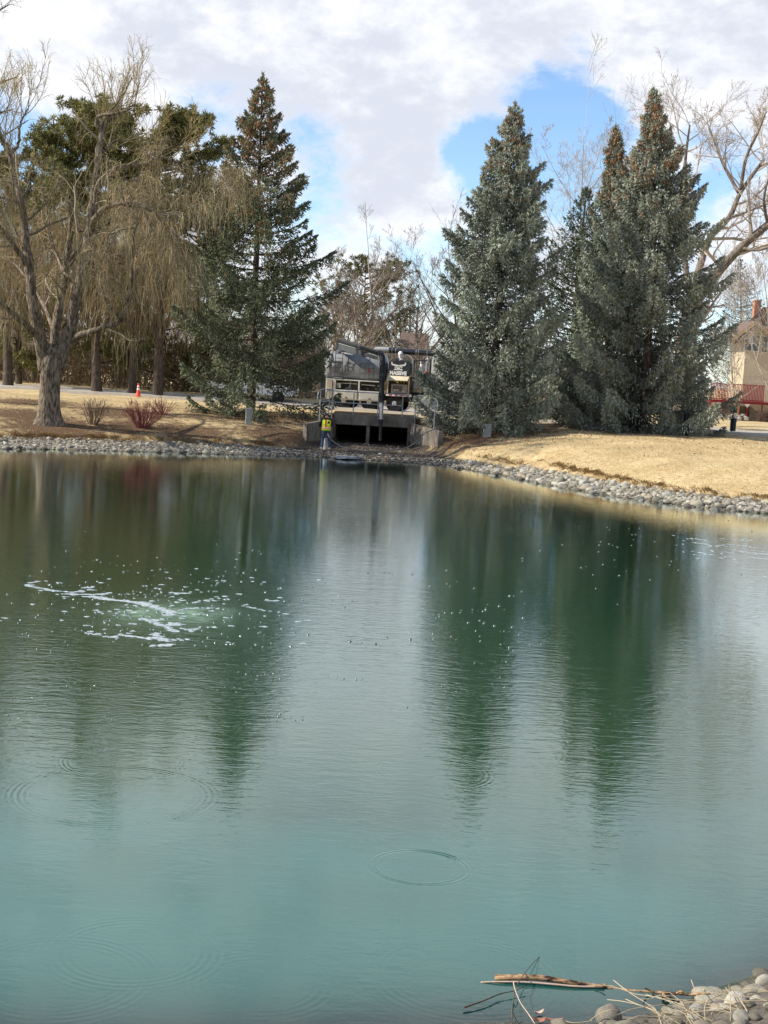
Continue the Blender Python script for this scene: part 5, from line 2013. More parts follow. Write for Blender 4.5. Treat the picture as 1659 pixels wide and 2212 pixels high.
def oak(name, label, px, py, Y, toppx, toppy, r0, seed, col, spread=.45, n=(6, 5, 5), group=None, rmin=.012, mb=None, nl=6, fork=.35, up=.10):
    rgk = np.random.default_rng(seed)
    b = sp_at(px, py, Y)
    t = at(toppx, toppy, Y)
    H = t[2] - b[2]
    ax = t - b
    lim = [([b + np.array([0, 0, -.2]), b + ax * .3 + rgk.normal(0, .15, 3), b + ax * .6 + rgk.normal(0, .25, 3), b + ax * .97], r0, r0 * .15)]
    for k in range(nl):
        a = 6.28 * k / nl + rgk.uniform(-.5, .5)
        s = fork + (.75 - fork) * rgk.random()
        o = b + ax * s
        e = np.array([math.cos(a), math.sin(a), 0])
        L = H * (1 - s) * rgk.uniform(.75, 1.1)
        lim.append(([o, o + e * L * spread * .5 + np.array([0, 0, L * .35]), o + e * L * spread + np.array([0, 0, L * .8])], r0 * .45 * (1.2 - s), r0 * .08))
    return bare_tree(name, label, b, lim,
                     [dict(m=n[0], ang=.75, lenr=.42, rr=.6, up=up, wob=.10, N=6, tmin=.3, sides=4),
                      dict(m=n[1], ang=.65, lenr=.50, rr=.6, up=up * .7, wob=.12, N=5, tmin=.2),
                      dict(m=n[2], ang=.6, lenr=.55, rr=.6, up=up * .6, wob=.13, N=4, tmin=.15)] + ([dict(m=n[3], ang=.6, lenr=.6, rr=.6, up=up * .5, wob=.14, N=3, tmin=.2)] if len(n) > 3 else []), seed, col, mb or M_bark_pale, group, rmin)


oak('bare_tree', 'pale trunked bare tree rising behind the middle of the truck', 803, 800, 128, 795, 552, .32, 51, (.30, .25, .20), n=(6, 6, 6, 3), nl=8, fork=.3, spread=.55, rmin=.011)
oak('bare_tree', 'grey bare tree behind the left flank of the middle spruce, branches spread against the sky', 1005, 860, 96, 968, 530, .14, 52, (.26, .22, .18), spread=.62, n=(6, 5, 5, 3), nl=10, fork=.25, rmin=.008, mb=M_bark_dark)
oak('bare_tree', 'brown bare tree behind the truck cab, right of the pale trunked one', 905, 810, 140, 905, 640, .26, 53, TAN, spread=.7, n=(6, 6, 5), nl=8, fork=.15)
oak('bare_tree', 'brown bare tree beside the right flank of the left spruce', 722, 805, 132, 735, 615, .26, 54, (.30, .215, .15), spread=.7, n=(6, 6, 5), nl=8, fork=.12)
oak('bare_tree', 'low twiggy brown tree between the two bare trees behind the boom', 762, 805, 124, 765, 655, .22, 55, TAN, spread=.75, n=(6, 6, 6), nl=9, fork=.08)
oak('bare_tree', 'low twiggy grey tree behind the black roof pipe', 850, 805, 126, 850, 670, .22, 56, (.24, .20, .16), spread=.8, n=(6, 6, 6), nl=9, fork=.08)
oak('bare_tree', 'whitish bare tree in front of the pale house at the right edge', 1668, 905, 118, 1645, 560, .12, 57, (.46, .41, .35), spread=.85, n=(7, 7, 6), nl=12, fork=.15, rmin=.013)
oak('bare_tree', 'whitish low bare tree over the red deck', 1592, 900, 124, 1585, 700, .09, 58, (.44, .39, .33), spread=.8, n=(7, 7, 6), nl=10, fork=.12, rmin=.011)
oak('bare_tree', 'pale crowned bare tree seen between the middle and the right spruces', 1235, 880, 112, 1262, 275, .14, 59, (.50, .45, .39), spread=.55, n=(6, 6, 5, 3), nl=9, fork=.40, rmin=.009)
for k_, (px, tx, ty, Y, sd_, c_) in enumerate(((70, 75, 560, 103, 91, TAN), (165, 150, 520, 105, 92, (.29, .235, .16)), (255, 262, 560, 102, 93, TAN), (395, 402, 540, 104, 94, (.28, .24, .19)))):
    oak('bare_tree', ('brown bare tree in the tangle behind the left edge willow', 'bare tree in the tangle behind the big willow trunk', 'bare tree in the tangle behind the orange cone', 'grey bare tree in the tangle beside the left flank of the left spruce')[k_],
        px, 845, Y, tx, ty, .16, sd_, c_, spread=.8, n=(6, 6, 5), nl=9, fork=.12, group='bare trees in the tangle behind the willows')
# the big cottonwood behind the right spruces, with two heavy limbs to the right
cb_ = sp_at(1470, 905, 92)


def cpx(px, py, dy=0.0):
    return at(px, py, 92 + dy)


CL = [([cb_, cpx(1475, 760), cpx(1490, 660)], .55, .42),
      ([cpx(1490, 665), cpx(1545, 595, -.5), (cpx(1600, 535, -1)), cpx(1659, 485, -1.5), cpx(1720, 430, -2)], .33, .20),
      ([cpx(1495, 640), cpx(1530, 520, .5), cpx(1575, 470, .8), cpx(1600, 415, 1), cpx(1650, 345, 1.2)], .26, .10),
      ([cpx(1598, 420, 1), cpx(1565, 360, 1.5), cpx(1545, 310, 1.8), cpx(1530, 270, 2)], .13, .04),
      ([cpx(1600, 410, 1), cpx(1612, 340, .5), cpx(1640, 280, .2), cpx(1655, 240, 0)], .13, .04),
      ([cpx(1490, 640), cpx(1470, 480, 2), cpx(1480, 350, 3), cpx(1490, 270, 3)], .22, .05),
      ([cpx(1600, 535, -1), cpx(1640, 540, -2), cpx(1690, 520, -3)], .12, .05),
      ([cpx(1659, 485, -1.5), cpx(1650, 430, -2.5), cpx(1665, 370, -3)], .12, .05),
      ([cpx(1575, 470, .8), cpx(1620, 455, 0), cpx(1659, 440, -1)], .10, .04)]
bare_tree('cottonwood_tree', 'large cottonwood with two heavy dark limbs reaching right behind the tallest spruce', cb_, CL,
          [dict(m=9, ang=.8, lenr=.42, rr=.5, up=.06, wob=.12, N=6, tmin=.25, sides=4),
           dict(m=6, ang=.7, lenr=.52, rr=.6, up=.04, wob=.14, N=5, tmin=.2),
           dict(m=6, ang=.65, lenr=.55, rr=.6, up=.03, wob=.14, N=4, tmin=.15), dict(m=3, ang=.6, lenr=.6, rr=.6, up=.03, wob=.14, N=3, tmin=.2)], 61, (.50, .43, .36), bark('cottonwood_bark', (.10, .08, .065), (.26, .22, .18), 3, .03), rmin=.010)
# sprigs of a bare tree that reach in from beyond the left edge, high up
lb_ = at(-120, 840, 70)
lb_[2] = gz(lb_[0], 70)
bare_tree('bare_tree', 'bare branches reaching in high at the left edge above the willow', lb_,
          [([lb_, at(-120, 500, 70), at(-80, 250, 69)], .3, .12), ([at(-100, 300, 70), at(-20, 195, 69), at(40, 165, 68.5)], .10, .02), ([at(-90, 150, 69), at(-20, 40, 68.5), at(20, 10, 68)], .08, .02), ([at(-100, 350, 69), at(-20, 310, 69), at(60, 260, 69)], .08, .02), ([at(-100, 260, 69), at(-10, 245, 69), at(30, 235, 69)], .06, .02)],
          [dict(m=6, ang=.6, lenr=.25, rr=.5, up=.05, wob=.18, N=6, tmin=.45, sides=4), dict(m=4, ang=.6, lenr=.5, rr=.6, up=.03, wob=.2, N=5, tmin=.2), dict(m=3, ang=.6, lenr=.5, rr=.6, up=.03, wob=.2, N=4, tmin=.2)], 62, (.34, .29, .24), M_bark_dark, rmin=.009)


# --- thickets that read as one mass of bare brush, far back
def thicket(name, xs, ys, n, hmin, hmax, col, seed, rmin=.014):
    rgk = np.random.default_rng(seed)
    x, y = rgk.uniform(*xs, n), rgk.uniform(*ys, n)
    z = ground_z(x, y)
    h = rgk.uniform(hmin, hmax, n)
    N = 5
    Q = np.empty((n, N, 3))
    Q[:, 0] = np.stack([x, y, z], -1)
    d = unit(np.stack([rgk.normal(0, .3, n), rgk.normal(0, .3, n), np.ones(n)], -1))
    for k in range(1, N):
        d = unit(d + rgk.normal(0, .30, (n, 3)))
        Q[:, k] = Q[:, k - 1] + d * (h / (N - 1))[:, None]
    Rq = np.tile(np.linspace(.035, .014, N), (n, 1))
    g = Geo()
    V, F = tubes(Q, Rq, 3)
    g.add(V, F, np.repeat(np.array(col)[None] * rgk.uniform(.6, 1.2, (n, 1)), N * 3, 0))
    A, RA = grow(Q, Rq, 8, .8, .5, .6, .03, .20, 4, rgk, tmin=.15)
    RA = np.maximum(RA, rmin)
    V, F = tubes(A, RA, 3)
    g.add(V, F, np.repeat(np.array(col)[None] * rgk.uniform(.6, 1.3, (len(A), 1)), 12, 0))
    o = g.build(name, M_twig)
    return tag(o, kind='stuff')


thicket('brushwood', (-42, -4), (100, 116), 1500, 2.5, 7.5, (.27, .215, .14), 71)
thicket('brushwood', (-9, 12), (116, 150), 900, 2.2, 5.0, (.25, .205, .16), 72)
thicket('brushwood', (10, 33), (156, 176), 450, 3.0, 7.0, (.24, .19, .15), 73)


# --- shrubs
def shrub(label, px, py, Y, h, wid, n, col, seed, name='shrub'):
    rgk = np.random.default_rng(seed)
    b = sp_at(px, py, Y)
    root = empty(name, b, 0, label, 'shrub')
    a, q = rgk.uniform(0, 6.28, n), rgk.uniform(0, 1, n) ** .6
    st = np.stack([np.cos(a) * q * .25, np.sin(a) * q * .25, 0 * a], -1)
    d = unit(np.stack([np.cos(a) * q * wid / h, np.sin(a) * q * wid / h, np.ones(n)], -1) + rgk.normal(0, .12, (n, 3)))
    N = 6
    Q = np.empty((n, N, 3))
    Q[:, 0] = st
    for k in range(1, N):
        d = unit(d + rgk.normal(0, .10, (n, 3)) + np.array([0, 0, -.03]))
        Q[:, k] = Q[:, k - 1] + d * (h * rgk.uniform(.6, 1.1, n) / (N - 1))[:, None]
    g = Geo()
    V, F = tubes(Q, np.tile(np.linspace(.012, .006, N), (n, 1)), 4)
    g.add(V, F, np.repeat(np.array(col)[None] * rgk.uniform(.6, 1.3, (n, 1)), N * 4, 0))
    g.build('stems', M_twig, root)['kind'] = 'stuff'
    A, RA = grow(Q, np.full(Q.shape[:2], .008), 5, .55, .4, .7, .03, .12, 4, rgk, tmin=.25)
    g = Geo()
    V, F = tubes(A, np.tile(np.linspace(.007, .004, 4), (len(A), 1)), 3)
    g.add(V, F, np.repeat(np.array(col)[None] * rgk.uniform(.7, 1.5, (len(A), 1)), 12, 0))
    g.build('twigs', M_twig, root)['kind'] = 'stuff'


shrub('leafless brown shrub on the bank just right of the willow trunk', 200, 903, 65.5, 1.25, .9, 46, (.19, .13, .09), 81)
shrub('leafless dark red shrub on the bank below the orange cone', 308, 905, 66, 1.3, 1.15, 70, (.20, .055, .055), 82)
shrub('small dark red shrub between the path and the left spruce', 352, 875, 71, .9, 1.1, 34, (.22, .06, .06), 83)

# ------------------------------------------------------------------ small things on the bank and behind
M_cone_o = mat('orange_cone_plastic', (.85, .10, .035), rough=.5, var=.06, nscale=4)


def traffic_cone(px, py, Y, h, label, name='traffic_cone'):
    b = at(px, py, Y)
    b[2] = gz(b[0], b[1]) + .06
    t = empty(name, b, .3, label, 'traffic cone')
    MB().box((0, 0, .02), (h * .52, h * .52, .04)).build('base', M_cone_o, t, bevel=.01)
    MB().lathe([(h * .19, .04), (h * .17, .08), (h * .045, h), (h * .03, h)], (0, 0, 0), 'Z', 18).build('cone_body', M_cone_o, t, smooth='auto')

    def rr(z):
        return h * (.17 + (.045 - .17) * (z / h - .08)) + .006
    for z0, z1 in ((.50, .66), (.74, .84)):
        MB().lathe([(rr(z0 * h), z0 * h), (rr(z1 * h), z1 * h)], (0, 0, 0), 'Z', 18).build('white_collar', M_print, t, smooth='auto')
    return t


traffic_cone(298.5, 856, 83.5, .76, 'orange traffic cone with white collars on the edge of the path behind the red shrub')
traffic_cone(1272, 907, 100, .62, 'small orange traffic cone seen under the right spruces')

M_ped = mat('grey_green_pedestal', (.30, .31, .29), rough=.7, var=.15, nscale=5)


def pedestal(px, py, Y, w, h, label, lean=0.0):
    b = sp_at(px, py, Y)
    t = empty('utility_pedestal', b, .2, label, 'utility box', None)
    t.rotation_euler = (0, lean, .2)
    MB().b2(-w / 2, w / 2, -w * .4, w * .4, -.08, h * .86).build('post', M_ped, t, bevel=.015)
    MB().b2(-w / 2 - .02, w / 2 + .02, -w * .4 - .02, w * .4 + .02, h * .86 + .002, h).build('cap', M_ped, t, bevel=.03)
    MB().b2(-w * .35, w * .35, -w * .4 - .012, -w * .4 - .002, h * .2, h * .75).build('door', M_ped, t, bevel=.004)


pedestal(1052, 937, 68.6, .34, .62, 'short grey utility pedestal at the foot of the middle spruce')
pedestal(537, 908, 69.5, .30, .80, 'grey utility pedestal under the left spruce')

M_bol = mat('black_stained_timber', (.014, .013, .013), rough=.75, var=.5, nscale=6, stretch=(6, 6, .6), bump=.004)
b = sp_at(1480, 943, 71.2)
t = empty('bollard', b, .25, 'black square timber bollard at the edge of the right lawn under the tallest spruce', 'bollard')
MB().b2(-.12, .12, -.10, .10, -.1, 1.06).build('post', M_bol, t, bevel=.012)
MB().add([(-.12, -.10, 1.061), (.12, -.10, 1.061), (.12, .10, 1.061), (-.12, .10, 1.061), (-.06, 0, 1.13), (.06, 0, 1.13)], ((0, 1, 5, 4), (1, 2, 5), (2, 3, 4, 5), (3, 0, 4), (3, 2, 1, 0))).build('bevelled_top', M_bol, t)

# pet waste station
M_dgreen = mat('dark_green_metal', (.012, .022, .018), rough=.45, var=.15, nscale=4)
M_sign = mat('tan_sign', (.42, .27, .13), rough=.7, var=.12, nscale=6)
b = sp_at(1580, 937, 78.5)
t = empty('pet_waste_station', b, .1, 'dark green pet waste station with bin and bag box beside the road', 'pet waste bin')
MB().tube([(0, 0, -.1), (0, 0, 1.56)], .035, 8).build('post', M_dgreen, t)
bn = MB().lathe([(.14, .14), (.16, .16), (.165, .78), (.18, .79), (.18, .82), (.10, .86)], (-.02, -.22, 0), 'Z', 16).build('bin', M_dgreen, t, smooth='auto')
MB().b2(-.17, .17, -.14, .02, 1.14, 1.46).build('bag_box', M_dgreen, t, bevel=.02)
MB().b2(-.11, .13, -.05, -.02, 1.47, 1.60).build('sign', M_sign, t, bevel=.004)
MB().b2(.05, .16, -.16, -.06, .82, 1.13).build('white_bag', M_print, t, bevel=.03)

# pale plastic sheet caught on the waterline under the culvert
c0 = gp(743, 991, .02)
sh = MB()
out = [(-.52, 0), (-.40, .09), (-.2, .15), (.1, .16), (.36, .10), (.62, .05), (1.0, .02), (.62, -.02), (.4, -.09), (.1, -.16), (-.2, -.15), (-.40, -.1)]
V = [(x, y * 3.2, .03 + .02 * math.sin(9 * x)) for x, y in out] + [(x * .6, y * 1.9, .13 + .03 * math.sin(13 * x + 1)) for x, y in out] + [(.05, 0, .10)]
n = len(out)
F = [(i, (i + 1) % n, n + (i + 1) % n, n + i) for i in range(n)] + [(n + i, n + (i + 1) % n, 2 * n) for i in range(n)] + [tuple(reversed(range(n)))]
o = sh.add(V, F).build('plastic_sheet', mat('grey_plastic_sheet', (.20, .21, .23), rough=.35, var=.4, nscale=9, spec=.5, bump=.01), smooth=True)
o.location = c0
tag(o, 'grey crumpled plastic sheet lying at the waterline below the culvert', 'plastic sheet')

# ------------------------------------------------------------------ buildings
M_wall_c = mat('cream_siding', (.50, .43, .30), rough=.85, var=.08, nscale=3)
M_trim_t = mat('tan_trim', (.42, .29, .15), rough=.8, var=.1)
M_trim_w = mat('pale_trim', (.58, .53, .45), rough=.8, var=.08)
M_roofb = mat('brown_shingles', (.15, .105, .085), rough=.95, var=.3, nscale=4, stretch=(1, 1, 4))
M_redw = mat('red_painted_wood', (.24, .022, .025), rough=.7, var=.25, nscale=5)
M_brick = mat('orange_brick', (.40, .20, .13), rough=.9, var=.25, nscale=3)
M_brickp = mat('pink_brick', (.44, .26, .19), rough=.9, var=.25, nscale=4)
M_win = mat('window_glass', (.025, .03, .035), rough=.06, var=.2, nscale=.5, spec=.8)
M_shut = mat('dark_red_shutter', (.20, .015, .035), rough=.6, var=.1)
M_rubble = mat('pale_rubble', (.38, .33, .27), rough=.95, var=.3, nscale=2)
HYY = 150.0


def hz2(px, py):
    p = at(px, py, HYY)
    return p[0], p[2]


hb = at(1620, 913, HYY)
hb[2] = gz(hb[0], HYY)
house = empty('house', hb, 0, 'cream gabled house with brick chimney, red slatted deck and dark doors at the right edge', 'house')


def hx(px):
    return at(px, 830, HYY)[0] - hb[0]


def hzv(px, py):
    return at(px, py, HYY)[2] - hb[2]


xl, xr = hx(1604), hx(1659) + 9
zt_w = hzv(1610, 735)
MB().b2(xl, xl + 3.0, 0, 6, -.5, zt_w).build('wall', M_wall_c, house)
MB().b2(xl + 3.0, xr, 1.2, 7, -.5, zt_w - .3).build('wall', M_wall_c, house)
ap = (hx(1617), hzv(1617, 693))
el = (hx(1570), hzv(1570, 729))
er = (2 * ap[0] - el[0], el[1] + .1)
MB().prism([(xl + .02, zt_w), (xl + 2.98, zt_w), (ap[0], ap[1] - .35)], .02, .3).build('gable', M_wall_c, house)
for (xa, za), (xb, zb2) in ((el, ap), (ap, er)):
    MB().add([(xa, -1.0, za), (xb, -1.0, zb2), (xb, 6.5, zb2), (xa, 6.5, za), (xa, -1.0, za - .14), (xb, -1.0, zb2 - .14), (xb, 6.5, zb2 - .14), (xa, 6.5, za - .14)],
             ((0, 1, 2, 3), (7, 6, 5, 4), (0, 4, 5, 1), (1, 5, 6, 2), (2, 6, 7, 3), (3, 7, 4, 0))).build('gable_roof', M_roofb, house)
    MB().add([(xa, -1.03, za - .02), (xb, -1.03, zb2 - .02), (xb, -1.003, zb2 - .02), (xa, -1.003, za - .02), (xa, -1.03, za - .40), (xb, -1.03, zb2 - .40), (xb, -1.003, zb2 - .40), (xa, -1.003, za - .40)],
             ((0, 1, 2, 3), (7, 6, 5, 4), (0, 4, 5, 1), (1, 5, 6, 2), (2, 6, 7, 3), (3, 7, 4, 0))).build('barge_board', M_trim_t, house)
z0r, z1r = zt_w - .3, hzv(1650, 660)
MB().prism([(xl - 1.5, z0r), (xr + .5, z0r), (xr - 2, z1r), (xl + 2.2, z1r)], 2.5, 2.7).build('roof_face', M_roofb, house)
MB().add([(xl + 2.5, .7, z0r - .1), (xr + .5, .7, z0r - .1), (xr, 4.5, z1r), (xl + 2.5, 4.5, z1r), (xl + 2.5, .7, z0r - .25), (xr + .5, .7, z0r - .25), (xr, 4.5, z1r - .15), (xl + 2.5, 4.5, z1r - .15)],
         ((0, 1, 2, 3), (7, 6, 5, 4), (0, 4, 5, 1), (1, 5, 6, 2), (2, 6, 7, 3), (3, 7, 4, 0))).build('roof', M_roofb, house)
ch = MB().b2(hx(1637), hx(1651), 4.0, 5.0, z0r, hzv(1644, 646)).build('chimney', M_brick, house)
MB().b2(hx(1637) - .08, hx(1651) + .08, 3.92, 5.08, hzv(1644, 646), hzv(1644, 646) + .15).build('chimney_cap', M_brickp, ch)


def window(x0, x1, z0, z1, y, parent, nv=1):
    w = MB().b2(x0 - .1, x1 + .1, y - .05, y + .02, z0 - .1, z0).b2(x0 - .1, x1 + .1, y - .05, y + .02, z1, z1 + .1).b2(x0 - .1, x0, y - .05, y + .02, z0, z1).b2(x1, x1 + .1, y - .05, y + .02, z0, z1).build('window', M_trim_w, parent)
    MB().b2(x0, x1, y - .015, y + .005, z0, z1).build('pane', M_win, w)
    for k in range(nv):
        xm = x0 + (x1 - x0) * (k + 1) / (nv + 1)
        MB().b2(xm - .05, xm + .05, y - .045, y - .018, z0, z1).build('mullion', M_trim_w, w)


window(hx(1602), hx(1632), hzv(1616, 757), hzv(1616, 724), -.003, house, 1)
window(hx(1639), hx(1650), hzv(1640, 760), hzv(1640, 726), -.003, house, 0)
window(hx(1655), hx(1672), hzv(1640, 808), hzv(1640, 770), 1.197, house, 1)
MB().b2(hx(1652), hx(1655), 1.12, 1.19, hzv(1650, 762), hzv(1650, 735)).build('shutter', M_shut, house)
MB().b2(hx(1652.5), hx(1656), 1.1, 1.19, hzv(1650, 793), hzv(1650, 778)).build('shutter', M_shut, house)
# walk-out doors under the deck
dz1 = hzv(1605, 878)
dr = MB().b2(hx(1601), hx(1624), -.06, .02, -.2, dz1 + .12).build('door_frame', M_trim_t, house)
for a, b2_ in ((1602.5, 1611.5), (1614, 1623)):
    MB().b2(hx(a), hx(b2_), -.09, -.061, -.15, dz1).build('door', M_win, dr)
# deck with one slat after another
dkz = hzv(1600, 865)
rlz = hzv(1580, 829)
dk = MB().b2(hx(1524), hx(1659) + 4, -2.6, -.15, dkz - .30, dkz - .04).build('deck', M_redw, house)
MB().b2(hx(1524), hx(1659) + 4, -2.65, -2.55, rlz - .08, rlz).build('deck_rail', M_redw, dk)
MB().b2(hx(1524), hx(1659) + 4, -2.64, -2.56, dkz + .04, dkz + .12).build('deck_rail', M_redw, dk)
for x in np.arange(hx(1524), hx(1659) + 1.6, .155):
    MB().b2(x, x + .075, -2.69, -2.652, dkz - .02, rlz - .02).build('slat', M_redw if x < hx(1636) else M_wall_c, dk)
for px in (1524, 1552, 1580, 1604, 1636, 1665):
    x = hx(px)
    MB().b2(x, x + .14, -2.5, -2.36, -.6, dkz - .31).build('deck_post', M_redw, dk)
ds = MB().add([(hx(1605), -2.55, hzv(1600, 879)), (hx(1605) + .27, -2.55, hzv(1600, 879) + .3), (hx(1605), -2.55, hzv(1600, 879) + .6), (hx(1605) - .27, -2.55, hzv(1600, 879) + .3),
               (hx(1605), -2.52, hzv(1600, 879)), (hx(1605) + .27, -2.52, hzv(1600, 879) + .3), (hx(1605), -2.52, hzv(1600, 879) + .6), (hx(1605) - .27, -2.52, hzv(1600, 879) + .3)],
              ((0, 1, 2, 3), (7, 6, 5, 4), (0, 4, 5, 1), (1, 5, 6, 2), (2, 6, 7, 3), (3, 7, 4, 0))).build('diamond_sign', M_print, dk)
MB().b2(hx(1524), xl - .02, .5, 1.0, -.5, dkz - .3).build('lower_wall', M_brick, house)
# pale rubble below the deck
rs = np.random.default_rng(5)
n = 170
rx_, ry_ = hb[0] + rs.uniform(hx(1545), hx(1600), n), HYY - rs.uniform(1.2, 4.0, n)
V, F, C = scatter_stones(rx_, ry_, ground_z(rx_, ry_) + rs.uniform(0, .55, n), rs.uniform(.3, .7, n), [(.42, .37, .30), (.50, .45, .38), (.33, .29, .23)], rs)
o = np_mesh('rubble', V, F, M_stone, col=C)
tag(o, kind='stuff')
# brown leafless vine over the right end of the deck
rsv = np.random.default_rng(6)
vb = np.array([hb[0] + hx(1645), HYY - 2.9, hb[2]])
n = 80
Q = np.empty((n, 6, 3))
Q[:, 0] = np.stack([rsv.uniform(-.8, 1.6, n), rsv.uniform(-.5, .2, n), np.zeros(n)], -1)
d = unit(np.stack([rsv.normal(0, .4, n), rsv.normal(0, .2, n), np.ones(n)], -1))
for k in range(1, 6):
    d = unit(d + rsv.normal(0, .3, (n, 3)))
    Q[:, k] = Q[:, k - 1] + d * (rsv.uniform(.9, 1.8, n) / 5)[:, None]
vr = empty('shrub', vb, 0, 'tangled brown leafless bush below the deck at the right edge', 'shrub')
g = Geo()
V, F = tubes(Q, np.full(Q.shape[:2], .018), 3)
g.add(V, F, np.tile(np.array([.16, .10, .08]), (len(V), 1)))
A, _ = grow(Q, np.full(Q.shape[:2], .015), 6, .8, .4, .8, .0, .2, 4, rsv, tmin=.2)
V, F = tubes(A, np.full(A.shape[:2], .012), 3)
g.add(V, F, np.tile(np.array([.17, .11, .085]), (len(V), 1)))
g.build('stems', M_twig, vr)


def brick_house(label, px0, px1, pyb, pyt, Y, m_wall, roof_h, wins, chim=None, trim=True):
    b = at((px0 + px1) / 2, pyb, Y)
    b[2] = gz(b[0], Y)
    x0, x1 = at(px0, pyb, Y)[0] - b[0], at(px1, pyb, Y)[0] - b[0]
    zt3 = at((px0 + px1) / 2, pyt, Y)[2] - b[2]
    h = empty('house', b, 0, label, 'house')
    MB().b2(x0, x1, 0, 7, -.5, zt3).build('wall', m_wall, h)
    MB().add([(x0 - .5, -.6, zt3 - .05), (x1 + .5, -.6, zt3 - .05), (x1 + .5, 7.6, zt3 - .05), (x0 - .5, 7.6, zt3 - .05), (x0 - .5, 3.5, zt3 + roof_h), (x1 + .5, 3.5, zt3 + roof_h)],
             ((0, 1, 5, 4), (2, 3, 4, 5), (0, 4, 3), (1, 2, 5), (3, 2, 1, 0))).build('roof', M_roofb, h)
    if trim:
        MB().b2(x0 - .52, x1 + .52, -.66, -.603, zt3 - .2, zt3).build('fascia', M_trim_w, h)
    for fx, w_, z0, z1 in wins:
        xm = x0 + (x1 - x0) * fx
        window(xm - w_ / 2, xm + w_ / 2, z0, z1, -.003, h, 1)
    if chim:
        xm = x0 + (x1 - x0) * chim
        MB().b2(xm - .5, xm + .5, 2.2, 3.2, zt3, zt3 + roof_h + 1.2).build('chimney', m_wall, h)
    return h


brick_house('orange brick house gable glimpsed through bare twigs above the truck', 872, 912, 805, 752, 142, M_brick, 1.6, [(.3, .8, 1.2, 2.4), (.75, .8, 1.2, 2.4)], None)
brick_house('low red brick house glimpsed under the right spruces', 1205, 1345, 896, 862, 128, M_brickp, 2.0, [(.2, 1.2, .8, 1.8), (.5, 1.2, .8, 1.8), (.78, .9, .0, 1.9)], .3)

# white pickup behind the left spruce
M_carw = mat('white_car_paint', (.70, .71, .72), rough=.25, var=.04, nscale=2, spec=.5, coat=.5)
b = at(540, 862, 87.5)
b[2] = gz(b[0], 87.5) + .06
car = empty('parked_pickup', b, R(-6), 'white pickup parked on the road behind the left spruce, mostly hidden', 'pickup')
MB().prism([(-2.7, .45), (2.7, .45), (2.75, .95), (2.6, 1.08), (1.3, 1.15), (-2.7, 1.10)], 0, 1.8).build('body', M_carw, car, bevel=.05)
cbn = MB().prism([(-1.0, 1.10), (1.3, 1.14), (.75, 1.72), (-.85, 1.76)], .10, 1.7).build('cabin', M_carw, car, bevel=.06)
MB().prism([(-.85, 1.18), (.05, 1.18), (.05, 1.66), (-.75, 1.68)], .085, .098).prism([(.15, 1.18), (1.05, 1.18), (.68, 1.66), (.15, 1.66)], .085, .098).build('side_window', M_glass, cbn)
for x in (-1.75, 1.75):
    w = MB().lathe([(.22, -.11), (.34, -.12), (.37, -.08), (.37, .08), (.34, .12), (.22, .11)], (0, 0, 0), 'Y', 20).build('wheel', M_tyre, car, smooth='auto')
    w.location = (x, .08, .37)
    MB().lathe([(.22, -.10), (.16, -.06), (.05, -.10), (.01, -.1)], (0, 0, 0), 'Y', 14).build('rim', M_alu, w, smooth='auto')
MB().b2(2.66, 2.78, .2, .5, .72, .92).build('headlight', M_print, car)

# ------------------------------------------------------------------ foam on the water
M_foam = mat('white_foam', (.36, .41, .43), rough=.6, var=.4, nscale=14, bump=.01)
rf = np.random.default_rng(9)


def foam_blob(g, c, L, Wd, h, ang):
    n = 12
    a = np.linspace(0, 2 * np.pi, n, endpoint=False)
    rr = 1 + .28 * np.sin(2 * a + rf.uniform(0, 6)) * rf.uniform(.3, 1) + .22 * np.sin(3 * a + rf.uniform(0, 6)) + rf.normal(0, .10, n)
    x, y = rr * np.cos(a) * L / 2, rr * np.sin(a) * Wd / 2
    X, Y = x * math.cos(ang) - y * math.sin(ang), x * math.sin(ang) + y * math.cos(ang)
    V = [(c[0] + X[i], c[1] + Y[i], .001) for i in range(n)] + [(c[0] + X[i] * .7, c[1] + Y[i] * .7, h) for i in range(n)] + [(c[0], c[1], h * 1.15)]
    F4 = [(i, (i + 1) % n, n + (i + 1) % n, n + i) for i in range(n)]
    F3 = [(n + i, n + (i + 1) % n, 2 * n) for i in range(n)]
    g.add(np.array(V), np.array(F4))
    g.F.append(np.array(F3) + g.n - len(V))


